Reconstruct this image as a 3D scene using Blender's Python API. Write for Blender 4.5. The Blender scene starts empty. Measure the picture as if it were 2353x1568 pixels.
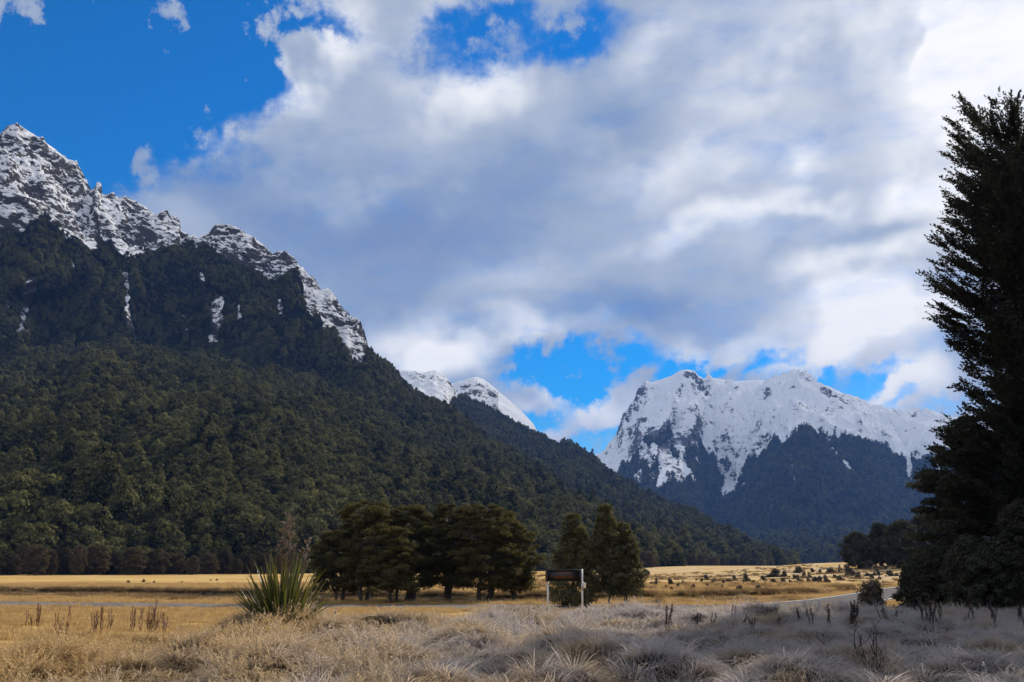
import bpy, math, random
import numpy as np
from mathutils import Vector, Quaternion

random.seed(7)
RNG = np.random.default_rng(7)
SC = bpy.context.scene
COL = SC.collection
R = math.radians

# ------------------------------------------------------------------ camera
CAM_Z = 3.2
PITCH = R(12.55)
HFOV = R(54.0)
PW, PH = 2353.0, 1568.0                     # the frame used for reading directions off the photograph
FP = PW / 2 / math.tan(HFOV / 2)
cam_d = bpy.data.cameras.new('camera')
cam = bpy.data.objects.new('camera', cam_d)
COL.objects.link(cam)
cam.location = (0, 0, CAM_Z)
cam.rotation_euler = (math.pi / 2 + PITCH, 0, 0)
cam_d.angle = HFOV
cam_d.clip_start = 0.1
cam_d.clip_end = 40000
SC.camera = cam


def ray(px, py):
    cx = (np.asarray(px, float) - PW / 2) / FP
    cy = (PH / 2 - np.asarray(py, float)) / FP
    c, s = math.cos(PITCH), math.sin(PITCH)
    return cx, c - cy * s, s + cy * c


def azel(px, py):
    """azimuth from +Y towards +X, and tangent of the elevation"""
    x, y, z = ray(px, py)
    return np.arctan2(x, y), z / np.hypot(x, y)


def on_ground(px, py, z=0.0):
    x, y, dz = ray(px, py)
    t = (z - CAM_Z) / dz
    return float(x * t), float(y * t)


def at_range(px, r):
    """ground x,y at horizontal range r in the direction of a photograph column near the horizon"""
    a, _ = azel(px, 1300)
    return float(math.sin(a) * r), float(math.cos(a) * r)


# ------------------------------------------------------------------ sun and sky
SUN_AZ, SUN_EL = R(36.0), R(31.0)
SUNV = Vector((math.sin(SUN_AZ) * math.cos(SUN_EL), math.cos(SUN_AZ) * math.cos(SUN_EL), math.sin(SUN_EL)))
sun_d = bpy.data.lights.new('sun', 'SUN')
sun_d.energy = 5.0
sun_d.angle = R(0.53)
sun_d.color = (1.0, 0.90, 0.76)
sun = bpy.data.objects.new('sun', sun_d)
COL.objects.link(sun)
sun.rotation_mode = 'QUATERNION'
sun.rotation_quaternion = SUNV.to_track_quat('Z', 'Y')
sun.location = SUNV * 200

SC.view_settings.view_transform = 'Standard'
SC.view_settings.look = 'None'
SC.view_settings.exposure = 0.32
SC.view_settings.gamma = 1.0
SC.view_settings.use_curve_mapping = False
SC.cycles.max_bounces = 6
SC.cycles.diffuse_bounces = 3
SC.cycles.glossy_bounces = 2
SC.cycles.transmission_bounces = 4
SC.cycles.transparent_max_bounces = 8
SC.cycles.volume_bounces = 0
SC.cycles.use_denoising = True
SC.cycles.sample_clamp_indirect = 4.0


class NT:
    """small helper for writing node graphs"""
    def __init__(self, tree):
        self.t = tree
        tree.nodes.clear()

    def n(self, kind, ins=None, **props):
        nd = self.t.nodes.new(kind)
        for k, v in props.items():
            setattr(nd, k, v)
        for k, v in (ins or {}).items():
            self.put(nd.inputs[k], v)
        return nd

    def put(self, sock, v):
        if isinstance(v, bpy.types.NodeSocket):
            self.t.links.new(v, sock)
        else:
            sock.default_value = v

    def m(self, op, a, b=0.0, c=0.0, clamp=False):
        nd = self.n('ShaderNodeMath', operation=op, use_clamp=clamp)
        self.put(nd.inputs[0], a)
        self.put(nd.inputs[1], b)
        self.put(nd.inputs[2], c)
        return nd.outputs[0]

    def vm(self, op, a, b=(0, 0, 0), scale=None):
        nd = self.n('ShaderNodeVectorMath', operation=op)
        self.put(nd.inputs[0], a)
        if op != 'SCALE':
            self.put(nd.inputs[1], b)
        if scale is not None:
            self.put(nd.inputs['Scale'], scale)
        return nd.outputs['Value'] if op in ('LENGTH', 'DOT_PRODUCT', 'DISTANCE') else nd.outputs['Vector']

    def ss(self, x, a, b, lo=0.0, hi=1.0):
        nd = self.n('ShaderNodeMapRange', interpolation_type='SMOOTHSTEP')
        self.put(nd.inputs['Value'], x)
        nd.inputs['From Min'].default_value = a
        nd.inputs['From Max'].default_value = b
        nd.inputs['To Min'].default_value = lo
        nd.inputs['To Max'].default_value = hi
        return nd.outputs['Result']

    def lin(self, x, a, b, lo=0.0, hi=1.0):
        nd = self.n('ShaderNodeMapRange')
        self.put(nd.inputs['Value'], x)
        nd.inputs['From Min'].default_value = a
        nd.inputs['From Max'].default_value = b
        nd.inputs['To Min'].default_value = lo
        nd.inputs['To Max'].default_value = hi
        return nd.outputs['Result']

    def noise(self, vec, scale, detail=4.0, rough=0.5, dist=0.0, color=False):
        nd = self.n('ShaderNodeTexNoise')
        self.put(nd.inputs['Vector'], vec)
        nd.inputs['Scale'].default_value = scale
        nd.inputs['Detail'].default_value = detail
        nd.inputs['Roughness'].default_value = rough
        nd.inputs['Distortion'].default_value = dist
        return nd.outputs['Color' if color else 'Fac']

    def mix(self, f, a, b, mode='MIX'):
        nd = self.n('ShaderNodeMix', data_type='RGBA', blend_type=mode)
        self.put(nd.inputs[0], f)
        self.put(nd.inputs[6], a if isinstance(a, bpy.types.NodeSocket) else (*a, 1.0)[:4])
        self.put(nd.inputs[7], b if isinstance(b, bpy.types.NodeSocket) else (*b, 1.0)[:4])
        return nd.outputs[2]

    def attr(self, name):
        return self.n('ShaderNodeAttribute', attribute_name=name)


SKY_STRENGTH = 0.1


def build_world():
    w = bpy.data.worlds.new('World')
    SC.world = w
    w.use_nodes = True
    g = NT(w.node_tree)
    sky = g.n('ShaderNodeTexSky', sky_type='NISHITA', sun_disc=False, sun_elevation=SUN_EL,
              sun_rotation=SUN_AZ, altitude=300.0, air_density=1.0, dust_density=0.3, ozone_density=4.0)
    hs = g.n('ShaderNodeHueSaturation', {'Saturation': 1.85, 'Value': 1.0, 'Hue': 0.507, 'Color': sky.outputs[0]})
    skycol = hs.outputs[0]
    tc = g.n('ShaderNodeTexCoord')
    d = tc.outputs['Generated']
    sep = g.n('ShaderNodeSeparateXYZ', {0: d})
    az = g.m('MULTIPLY', g.m('ARCTAN2', sep.outputs[0], sep.outputs[1]), 180 / math.pi)
    el = g.m('MULTIPLY', g.m('ARCSINE', sep.outputs[2]), 180 / math.pi)
    ae0 = g.n('ShaderNodeCombineXYZ', {0: az, 1: el}).outputs[0]
    # ragged outlines: warp the direction with two sizes of noise
    w1 = g.vm('SCALE', g.vm('SUBTRACT', g.noise(ae0, 0.16, 3, 0.55, color=True), (0.5, 0.5, 0.5)), scale=5.0)
    w2 = g.vm('SCALE', g.vm('SUBTRACT', g.noise(ae0, 0.7, 5, 0.62, color=True), (0.5, 0.5, 0.5)), scale=2.6)
    ae = g.vm('ADD', g.vm('ADD', ae0, w1), w2)
    ae_s = g.vm('ADD', ae0, w1)

    def blob(vec, px, py, rx, ry, rot=0.0, inner=0.0):
        a, te = azel(px, py)
        k = math.degrees(1 / FP) * 1.05
        mp = g.n('ShaderNodeMapping', {'Vector': vec, 'Location': (math.degrees(a), math.degrees(math.atan(te)), 0),
                                       'Rotation': (0, 0, R(rot)), 'Scale': (rx * k, ry * k, 1.0)}, vector_type='TEXTURE')
        return g.ss(g.vm('LENGTH', mp.outputs[0]), 1.25, inner)

    def total(vec, start, rows):
        s = start
        for row in rows:
            amt = row[0]
            s = g.m('MULTIPLY_ADD', blob(vec, *row[1:]), amt, s)
        return s

    # streaky noise, drawn out from lower left to upper right
    st = g.n('ShaderNodeMapping', {'Vector': ae0, 'Rotation': (0, 0, R(-28)), 'Scale': (0.055, 0.14, 1)}).outputs[0]
    st2 = g.n('ShaderNodeMapping', {'Vector': ae0, 'Rotation': (0, 0, R(-35)), 'Scale': (0.20, 0.46, 1)}).outputs[0]
    n_big = g.noise(st, 1.0, 5, 0.55)
    n_fine = g.noise(st2, 1.0, 8, 0.66, 0.15)
    n_soft = g.noise(ae0, 0.12, 4, 0.5)
    cover = total(ae, 1.05, [
        (-3.2, 230, 180, 490, 250, 18, 0.25), (-1.2, 560, 90, 190, 120, 20, 0.2), (-1.0, -150, 250, 420, 300, 0, 0.3),
        (-1.5, 1130, 85, 290, 100, 8, 0.1), (-0.8, 1330, 60, 120, 70, 30, 0.1), (-0.9, 720, 25, 150, 45, 0, 0.1),
        (-1.6, 1330, 830, 215, 88, 5, 0.3), (-1.7, 1300, 960, 260, 130, 0, 0.3), (-1.3, 1570, 850, 130, 50, 10, 0.2),
        (-1.2, 1770, 850, 210, 45, -6, 0.2), (-1.2, 1960, 905, 190, 60, 0, 0.2), (-1.0, 2140, 940, 120, 40, 0, 0.2),
        (2.7, 1215, 912, 120, 48, -12, 0.0), (2.8, 1375, 950, 135, 48, 22, 0.0), (2.2, 1445, 868, 75, 30, 25, 0.0),
        (1.7, 1290, 1010, 90, 28, 10, 0.0), (1.1, 1250, 780, 70, 24, 20, 0.0), (1.2, 1700, 855, 70, 30, 28, 0.0),
        (1.3, 1830, 850, 100, 30, 28, 0.0), (1.7, 2070, 905, 120, 28, 33, 0.0), (1.8, 2170, 905, 140, 32, 33, 0.0),
        (0.75, 1960, 860, 120, 28, 22, 0.0), (0.55, 560, 20, 170, 40, 10, 0.0),
        (0.5, 1190, 110, 70, 30, 35, 0.0), (0.4, 1010, 20, 120, 40, 10, 0.0), (0.5, 690, 140, 120, 130, 45, 0.0),
        (0.5, 470, 330, 190, 70, 15, 0.0)])
    cover = g.m('ADD', cover, g.m('MULTIPLY', g.m('SUBTRACT', n_fine, 0.5), 1.6))
    cover = g.m('ADD', cover, g.m('MULTIPLY', g.m('SUBTRACT', n_big, 0.5), 0.6))
    alpha = g.ss(cover, -0.30, 1.25)
    light = total(ae_s, 0.34, [
        (0.50, 740, 105, 190, 100, 50, 0.0), (0.30, 640, 200, 100, 110, 50, 0.0), (0.42, 1130, 230, 190, 85, 10, 0.0),
        (0.28, 1000, 190, 170, 70, 0, 0.0), (0.38, 480, 335, 160, 55, 18, 0.0), (0.20, 960, 60, 180, 60, 20, 0.0),
        (0.30, 1825, 345, 70, 60, 30, 0.0), (0.62, 1880, 455, 120, 42, 0, 0.0), (0.34, 1640, 500, 260, 42, 13, 0.0),
        (0.40, 1880, 610, 170, 45, 10, 0.0), (0.75, 2010, 715, 200, 80, 0, 0.0), (0.35, 2120, 560, 120, 40, 20, 0.0),
        (0.40, 2120, 460, 120, 50, 0, 0.0), (0.28, 1500, 390, 260, 70, 10, 0.0), (0.26, 1830, 110, 260, 80, 20, 0.0),
        (0.55, 930, 785, 130, 85, 0, 0.0), (0.60, 1030, 825, 190, 50, 15, 0.0), (0.50, 1280, 745, 250, 50, 0, 0.0),
        (0.20, 1200, 640, 260, 60, 15, 0.0), (0.45, 1640, 800, 230, 55, 0, 0.0), (0.5, 1900, 820, 230, 55, 15, 0.0),
        (0.55, 2100, 880, 200, 80, 30, 0.0), (0.5, 1300, 940, 230, 110, 0, 0.0), (0.22, 1480, 110, 130, 70, 40, 0.0),
        (0.25, 550, 20, 200, 60, 0, 0.0), (0.10, 1800, 300, 520, 420, 0, 0.0),
        (3.2, 2400, 60, 230, 230, 0, 0.0), (0.7, 2330, 150, 300, 320, 0, 0.0),
        (-0.20, 400, 420, 260, 95, 0, 0.0), (-0.26, 780, 500, 380, 190, -20, 0.0), (-0.22, 1120, 470, 360, 120, 10, 0.0),
        (-0.20, 1450, 270, 280, 130, 20, 0.0), (-0.22, 1980, 535, 220, 45, 10, 0.0), (-0.18, 1700, 640, 320, 55, 10, 0.0),
        (-0.16, 1500, 690, 220, 55, 0, 0.0), (-0.10, 2050, 230, 220, 90, 0, 0.0)])
    light = g.m('ADD', light, g.m('MULTIPLY', g.m('SUBTRACT', n_big, 0.5), 0.42))
    light = g.m('ADD', light, g.m('MULTIPLY', g.m('SUBTRACT', n_soft, 0.5), 0.30))
    light = g.m('ADD', light, g.m('MULTIPLY', g.m('SUBTRACT', n_fine, 0.5), 0.10))
    light = g.m('MULTIPLY_ADD', light, 1.12, -0.045)
    # unseen cloud behind the viewer, brightened to lift the light on shaded parts
    light = g.m('ADD', light, g.ss(sep.outputs[1], 0.1, -0.7, 0.0, 0.40))
    # the cloud lets the sun through close to it
    sd = g.vm('DOT_PRODUCT', d, tuple(SUNV))
    glow = g.ss(sd, math.cos(R(6.2)), math.cos(R(1.5)))
    halo = g.ss(sd, math.cos(R(34.0)), math.cos(R(6.0)))
    light = g.m('ADD', light, g.m('MULTIPLY', halo, 0.22))
    ramp = g.n('ShaderNodeValToRGB', {'Fac': light})
    cr = ramp.color_ramp
    cr.elements[0].position = 0.0
    cr.elements[0].color = (0.20, 0.28, 0.46, 1)
    cr.elements[1].position = 1.0
    cr.elements[1].color = (1.0, 0.99, 0.97, 1)
    for p, c in ((0.22, (0.27, 0.35, 0.50, 1)), (0.45, (0.43, 0.49, 0.60, 1)), (0.72, (0.72, 0.75, 0.80, 1))):
        e = cr.elements.new(p)
        e.color = c
    cl = g.vm('SCALE', ramp.outputs[0], scale=0.89 / SKY_STRENGTH)
    cl = g.vm('ADD', cl, g.vm('SCALE', (1.0, 0.96, 0.9), scale=g.m('MULTIPLY', glow, 7.0)))
    col = g.mix(alpha, skycol, cl)
    bg = g.n('ShaderNodeBackground', {'Color': col, 'Strength': SKY_STRENGTH})
    out = g.n('ShaderNodeOutputWorld')
    g.t.links.new(bg.outputs[0], out.inputs[0])
    w.cycles.sampling_method = 'MANUAL'
    w.cycles.sample_map_resolution = 512


build_world()

# ------------------------------------------------------------------ numpy noise
_perm = np.random.default_rng(3).permutation(256)
_perm = np.concatenate([_perm, _perm, _perm])
_grad = np.random.default_rng(4).normal(size=(256, 3))
_grad /= np.linalg.norm(_grad, axis=1)[:, None]


def perlin(x, y, z=0.0):
    x, y, z = np.broadcast_arrays(np.asarray(x, float), np.asarray(y, float), np.asarray(z, float))
    xi, yi, zi = np.floor(x).astype(int), np.floor(y).astype(int), np.floor(z).astype(int)
    xf, yf, zf = x - xi, y - yi, z - zi
    u, v, w = (t * t * t * (t * (t * 6 - 15) + 10) for t in (xf, yf, zf))
    xi &= 255
    yi &= 255
    zi &= 255

    def gr(i, j, k):
        h = _perm[_perm[_perm[xi + i] + yi + j] + zi + k]
        g = _grad[h]
        return g[..., 0] * (xf - i) + g[..., 1] * (yf - j) + g[..., 2] * (zf - k)
    a = gr(0, 0, 0) * (1 - u) + gr(1, 0, 0) * u
    b = gr(0, 1, 0) * (1 - u) + gr(1, 1, 0) * u
    c = gr(0, 0, 1) * (1 - u) + gr(1, 0, 1) * u
    e = gr(0, 1, 1) * (1 - u) + gr(1, 1, 1) * u
    return ((a * (1 - v) + b * v) * (1 - w) + (c * (1 - v) + e * v) * w) * 1.6


def fbm(x, y, z=0.0, o=5, gain=0.5):
    s, a, f = 0.0, 1.0, 1.0
    for i in range(o):
        s = s + a * perlin(x * f + 13.7 * i, y * f + 7.1 * i, np.asarray(z) * f)
        a *= gain
        f *= 2.03
    return s


def ridged(x, y, z=0.0, o=5, gain=0.5):
    s, a, f = 0.0, 1.0, 1.0
    for i in range(o):
        s = s + a * (1.0 - 2.0 * np.abs(perlin(x * f + 5.3 * i, y * f + 3.9 * i, np.asarray(z) * f)))
        a *= gain
        f *= 2.07
    return s


def sstep(x, a, b):
    t = np.clip((x - a) / (b - a), 0, 1)
    return t * t * (3 - 2 * t)


# ------------------------------------------------------------------ mesh helpers
class MB:
    """collects vertices and faces, then links them as one mesh object"""
    def __init__(self):
        self.v, self.f, self.nv, self.a, self.mi = [], [], 0, {}, []

    def add(self, V, F, mi=0, **attrs):
        V = np.asarray(V, np.float32).reshape(-1, 3)
        for F1 in (F if isinstance(F, list) else [F]):
            F1 = np.asarray(F1, np.int64)
            self.f.append(F1 + self.nv)
            self.mi.append(np.full(len(F1), mi, np.int32))
        for k in set(self.a) | set(attrs):
            self.a.setdefault(k, [np.zeros(self.nv, np.float32)] if self.nv else [])
            val = attrs.get(k, 0.0)
            self.a[k].append(np.broadcast_to(np.asarray(val, np.float32), (len(V),)))
        self.v.append(V)
        self.nv += len(V)
        return self

    def mesh(self, name, mats, smooth=False):
        me = bpy.data.meshes.new(name)
        V = np.concatenate(self.v)
        me.vertices.add(len(V))
        me.vertices.foreach_set('co', V.ravel())
        tot = np.concatenate([np.full(len(F), F.shape[1]) for F in self.f])
        idx = np.concatenate([F.ravel() for F in self.f])
        me.loops.add(len(idx))
        me.loops.foreach_set('vertex_index', idx.astype(np.int32))
        me.polygons.add(len(tot))
        me.polygons.foreach_set('loop_start', np.concatenate([[0], np.cumsum(tot)[:-1]]).astype(np.int32))
        if not isinstance(mats, (list, tuple)):
            mats = [mats]
        for m in mats:
            me.materials.append(m)
        if len(mats) > 1:
            me.polygons.foreach_set('material_index', np.concatenate(self.mi))
        me.update(calc_edges=True)
        if smooth:
            me.polygons.foreach_set('use_smooth', np.ones(len(tot), bool))
        for k, parts in self.a.items():
            at = me.attributes.new(k, 'FLOAT', 'POINT')
            at.data.foreach_set('value', np.concatenate(parts).astype(np.float32))
        me.validate()
        return me

    def build(self, name, mats, parent=None, smooth=False):
        o = bpy.data.objects.new(name, self.mesh(name, mats, smooth))
        COL.objects.link(o)
        if parent is not None:
            o.parent = parent
        return o


def tag(o, label=None, cat=None, group=None, kind=None):
    for k, v in (('label', label), ('category', cat), ('group', group), ('kind', kind)):
        if v:
            o[k] = v
    return o


def thing(name, label, cat, loc=(0, 0, 0), rz=0.0, group=None, scale=1.0):
    o = bpy.data.objects.new(name, None)
    COL.objects.link(o)
    o.empty_display_size = 0.3
    o.location = loc
    o.rotation_euler = (0, 0, rz)
    o.scale = (scale,) * 3 if not isinstance(scale, tuple) else scale
    return tag(o, label, cat, group)


def copy_tree(o, parent=None):
    c = o.copy()
    COL.objects.link(c)
    if parent is not None:
        c.parent = parent
    for ch in list(o.children):
        copy_tree(ch, c)
    return c


def box(x0, x1, y0, y1, z0, z1):
    V = [(x, y, z) for z in (z0, z1) for y in (y0, y1) for x in (x0, x1)]
    F = [(0, 2, 3, 1), (4, 5, 7, 6), (0, 1, 5, 4), (2, 6, 7, 3), (0, 4, 6, 2), (1, 3, 7, 5)]
    return np.array(V, float), np.array(F)


def bevel_box(x0, x1, y0, y1, z0, z1, b):
    """box with chamfered vertical and horizontal front/back edges"""
    prof = [(x0 + b, z0), (x1 - b, z0), (x1, z0 + b), (x1, z1 - b), (x1 - b, z1), (x0 + b, z1), (x0, z1 - b), (x0, z0 + b)]
    cx, cz = (x0 + x1) / 2, (z0 + z1) / 2
    rings = []
    for y, ins in ((y0, b), (y0 + b, 0), (y1 - b, 0), (y1, b)):
        rings.append([(cx + (x - cx) * (1 - ins / max(x1 - cx, 1e-6)), y, cz + (z - cz) * (1 - ins / max(z1 - cz, 1e-6))) for x, z in prof])
    V = np.array(rings).reshape(-1, 3)
    Q = []
    for r in range(3):
        for i in range(8):
            j = (i + 1) % 8
            Q.append((r * 8 + i, r * 8 + j, (r + 1) * 8 + j, (r + 1) * 8 + i))
    caps = np.array([[7, 6, 5, 4, 3, 2, 1, 0], [24, 25, 26, 27, 28, 29, 30, 31]])
    return V, [np.array(Q), caps]


def tube(P, rad, n=6, caps=True):
    P = np.asarray(P, float)
    m = len(P)
    rad = np.broadcast_to(np.asarray(rad, float), (m,))
    T = np.gradient(P, axis=0)
    T /= np.linalg.norm(T, axis=1)[:, None] + 1e-9
    up = np.array([0.0, 0.0, 1.0]) if abs(T[:, 2]).mean() < 0.8 else np.array([1.0, 0.0, 0.0])
    A = np.cross(T, up)
    A /= np.linalg.norm(A, axis=1)[:, None] + 1e-9
    B = np.cross(T, A)
    th = np.arange(n) * 2 * np.pi / n
    V = (P[:, None] + rad[:, None, None] * (np.cos(th)[None, :, None] * A[:, None] + np.sin(th)[None, :, None] * B[:, None])).reshape(-1, 3)
    i, j = np.meshgrid(np.arange(m - 1), np.arange(n), indexing='ij')
    k = (j + 1) % n
    F = np.stack([i * n + j, (i + 1) * n + j, (i + 1) * n + k, i * n + k], -1).reshape(-1, 4)
    out = [F]
    if caps:
        out.append(np.array([np.arange(n), (m - 1) * n + np.arange(n)[::-1]]))
    return V, out


def leaf_quads(C, Nrm, size, aspect=1.6, rng=RNG, along=None, fold=0.0):
    """diamond leaf faces at C facing Nrm; size per leaf; optional long direction"""
    n = len(C)
    Nrm = Nrm / (np.linalg.norm(Nrm, axis=1)[:, None] + 1e-9)
    if along is None:
        along = rng.normal(size=(n, 3))
    A = along - (along * Nrm).sum(1)[:, None] * Nrm
    A /= np.linalg.norm(A, axis=1)[:, None] + 1e-9
    B = np.cross(Nrm, A)
    s = np.asarray(size)[:, None] if np.ndim(size) else np.full((n, 1), size)
    V = np.stack([C - A * s * aspect * 0.5, C + B * s * 0.5 + A * s * 0.1, C + A * s * aspect * 0.5, C - B * s * 0.5 + A * s * 0.1], 1)
    F = np.arange(n * 4).reshape(n, 4)
    return V.reshape(-1, 3), F


def rand_dirs(n, rng=RNG):
    d = rng.normal(size=(n, 3))
    return d / np.linalg.norm(d, axis=1)[:, None]


def pads(mb, centers, radii, per, leaf, rng=RNG, up=0.6, shell=0.35, aspect=1.6, tone=0.35):
    """leafy clumps: leaves over and through each ellipsoid"""
    centers, radii = np.asarray(centers, float), np.asarray(radii, float)
    per = np.broadcast_to(np.asarray(per), (len(centers),)).astype(int)
    idx = np.repeat(np.arange(len(centers)), per)
    n = len(idx)
    d = rand_dirs(n, rng)
    rr = shell + (1 - shell) * rng.random(n) ** 0.6
    wob = 1 + 0.25 * perlin(d[:, 0] * 2 + idx * 3.1, d[:, 1] * 2, d[:, 2] * 2)
    P = centers[idx] + d * radii[idx] * (rr * wob)[:, None]
    nrm = d * (1 - up) + np.array([0, 0, 1.0]) * up + rng.normal(size=(n, 3)) * 0.45
    clump = rng.random(len(centers))
    tonev = np.clip(clump[idx] * (1 - tone) + rng.random(n) * tone, 0, 1)
    V, F = leaf_quads(P, nrm, leaf * (0.6 + 0.8 * rng.random(n)), aspect, rng)
    mb.add(V, F, tone=np.repeat(tonev, 4))


# ------------------------------------------------------------------ materials
def new_mat(name):
    m = bpy.data.materials.new(name)
    m.use_nodes = True
    return m, NT(m.node_tree)


def finish(g, surf, bump=None):
    out = g.n('ShaderNodeOutputMaterial')
    g.t.links.new(surf, out.inputs['Surface'])


def leaf_mat(name, c_dark, c_light, trans=0.35, gloss=0.06, frost=0.0, rand=0.25, wscale=0.0):
    m, g = new_mat(name)
    t = g.attr('tone').outputs['Fac']
    oi = g.n('ShaderNodeObjectInfo').outputs['Random']
    f = g.m('ADD', t, g.m('MULTIPLY', g.m('SUBTRACT', oi, 0.5), rand * 2), clamp=True)
    if wscale:
        geo = g.n('ShaderNodeNewGeometry')
        f = g.m('ADD', f, g.m('MULTIPLY', g.m('SUBTRACT', g.noise(geo.outputs['Position'], wscale, 4), 0.5), 1.3), clamp=True)
    c = g.mix(f, c_dark, c_light)
    if frost:
        geo = g.n('ShaderNodeNewGeometry')
        nz = g.noise(geo.outputs['Position'], 2.2, 3)
        sp = g.n('ShaderNodeSeparateXYZ', {0: geo.outputs['Normal']})
        ff = g.m('MULTIPLY', g.ss(nz, 0.45, 0.75), frost)
        c = g.mix(ff, c, (0.55, 0.54, 0.53))
    df = g.n('ShaderNodeBsdfDiffuse', {'Color': c})
    tr = g.n('ShaderNodeBsdfTranslucent', {'Color': g.mix(0.6, c, c_light)})
    mx = g.n('ShaderNodeMixShader', {0: trans, 1: df.outputs[0], 2: tr.outputs[0]})
    gl = g.n('ShaderNodeBsdfGlossy', {'Color': (1, 1, 1, 1), 'Roughness': 0.55})
    mx2 = g.n('ShaderNodeMixShader', {0: gloss * 0.2, 1: mx.outputs[0], 2: gl.outputs[0]})
    finish(g, mx2.outputs[0])
    return m


def grass_mat(name, root, body, tip, trans=0.4, frost=0.6, green=0.0, frost_side=True):
    m, g = new_mat(name)
    t = g.attr('tip').outputs['Fac']
    tone = g.attr('tone').outputs['Fac']
    geo = g.n('ShaderNodeNewGeometry')
    pos = geo.outputs['Position']
    oi = g.n('ShaderNodeObjectInfo').outputs['Random']
    c = g.mix(g.ss(t, 0.08, 0.75), root, body)  # roots darkened: shade low in the tufts is put into the blade colour
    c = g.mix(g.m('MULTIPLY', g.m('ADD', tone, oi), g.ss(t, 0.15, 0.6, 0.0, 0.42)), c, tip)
    dead = g.ss(g.noise(pos, 0.9, 4, 0.6), 0.50, 0.68)
    c = g.mix(g.m('MULTIPLY', dead, 0.55), c, (0.17, 0.105, 0.048))
    if green:
        gn = g.ss(g.noise(pos, 0.35, 3), 0.52, 0.72)
        c = g.mix(g.m('MULTIPLY', gn, green), c, (0.12, 0.13, 0.045))
    # hoar frost: heavier where the trees have kept the sun off all morning, and on blade ends
    sp = g.n('ShaderNodeSeparateXYZ', {0: pos})
    side = g.lin(sp.outputs[0], -9, 5, 0.22, 1.7) if frost_side else 0.7
    nf = g.ss(g.noise(pos, 0.55, 4), 0.34, 0.70)
    fr = g.m('MULTIPLY', g.m('MULTIPLY', g.m('ADD', g.m('MULTIPLY', nf, 0.65), 0.35), side), g.ss(t, 0.05, 0.60), clamp=True)
    c = g.mix(g.m('MULTIPLY', fr, frost), c, (0.45, 0.41, 0.40))
    df = g.n('ShaderNodeBsdfDiffuse', {'Color': c})
    tr = g.n('ShaderNodeBsdfTranslucent', {'Color': c})
    mx = g.n('ShaderNodeMixShader', {0: trans, 1: df.outputs[0], 2: tr.outputs[0]})
    finish(g, mx.outputs[0])
    return m


def plain_mat(name, col, rough=0.6, metal=0.0, var=0.25, nscale=6.0, emit=None, strength=0.0):
    m, g = new_mat(name)
    tc = g.n('ShaderNodeTexCoord')
    nz = g.noise(tc.outputs['Object'], nscale, 6, 0.6)
    c = g.mix(g.m('MULTIPLY', nz, 1.0), tuple(x * (1 - var) for x in col), tuple(min(1, x * (1 + var)) for x in col))
    p = g.n('ShaderNodeBsdfPrincipled', {'Base Color': c, 'Roughness': rough, 'Metallic': metal})
    if emit:
        p.inputs['Emission Color'].default_value = (*emit, 1)
        p.inputs['Emission Strength'].default_value = strength
    finish(g, p.outputs[0])
    return m


def bark_mat():
    m, g = new_mat('bark')
    tc = g.n('ShaderNodeTexCoord')
    mp = g.n('ShaderNodeMapping', {'Vector': tc.outputs['Object'], 'Scale': (6, 6, 1.2)}).outputs[0]
    nz = g.noise(mp, 1.6, 6, 0.65)
    c = g.mix(g.ss(nz, 0.35, 0.7), (0.030, 0.025, 0.020), (0.14, 0.12, 0.10))
    bp = g.n('ShaderNodeBump', {'Height': nz, 'Strength': 0.6, 'Distance': 0.05})
    p = g.n('ShaderNodeBsdfPrincipled', {'Base Color': c, 'Roughness': 0.9, 'Normal': bp.outputs[0]})
    finish(g, p.outputs[0])
    return m


M = {
    'bark': bark_mat(),
    'beech': leaf_mat('beech_leaf', (0.024, 0.023, 0.009), (0.125, 0.105, 0.030), 0.45, 0.05, wscale=0.12),
    'young': leaf_mat('young_tree_leaf', (0.040, 0.038, 0.013), (0.15, 0.135, 0.042), 0.42, 0.06, frost=0.25, wscale=0.2),
    'dark_tree': leaf_mat('dark_tree_leaf', (0.016, 0.018, 0.012), (0.070, 0.070, 0.042), 0.30, 0.06, wscale=0.1),
    'forest': leaf_mat('forest_leaf', (0.013, 0.016, 0.007), (0.135, 0.128, 0.045), 0.15, 0.02, rand=0.45, wscale=0.014),
    'fringe': leaf_mat('fringe_leaf', (0.030, 0.026, 0.013), (0.130, 0.098, 0.046), 0.25, 0.03, rand=0.35),
    'shrub': leaf_mat('shrub_leaf', (0.034, 0.028, 0.019), (0.135, 0.108, 0.070), 0.22, 0.05, frost=0.35, rand=0.3),
    'red_bush': leaf_mat('red_bush_leaf', (0.06, 0.028, 0.012), (0.16, 0.075, 0.03), 0.25, 0.03),
    'dock': leaf_mat('dock_seed', (0.065, 0.024, 0.016), (0.22, 0.095, 0.065), 0.3, 0.03, frost=0.4),
    'dock_dark': leaf_mat('dock_seed_dark', (0.022, 0.013, 0.011), (0.07, 0.042, 0.034), 0.15, 0.03, frost=0.15),
    'stalk': leaf_mat('dry_stalk', (0.09, 0.055, 0.035), (0.30, 0.21, 0.15), 0.2, 0.03, frost=0.3),
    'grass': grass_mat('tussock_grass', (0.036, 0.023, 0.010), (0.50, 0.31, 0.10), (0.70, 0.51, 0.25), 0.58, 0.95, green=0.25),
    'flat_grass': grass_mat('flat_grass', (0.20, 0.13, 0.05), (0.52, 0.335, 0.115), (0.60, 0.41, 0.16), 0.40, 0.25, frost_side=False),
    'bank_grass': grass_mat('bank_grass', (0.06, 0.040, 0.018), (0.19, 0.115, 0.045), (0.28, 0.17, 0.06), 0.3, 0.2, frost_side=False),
}


# ------------------------------------------------------------------ the ground
def pts_ground(rows, z=0.0):
    return np.array([on_ground(px, py, z) for px, py in rows])


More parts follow.
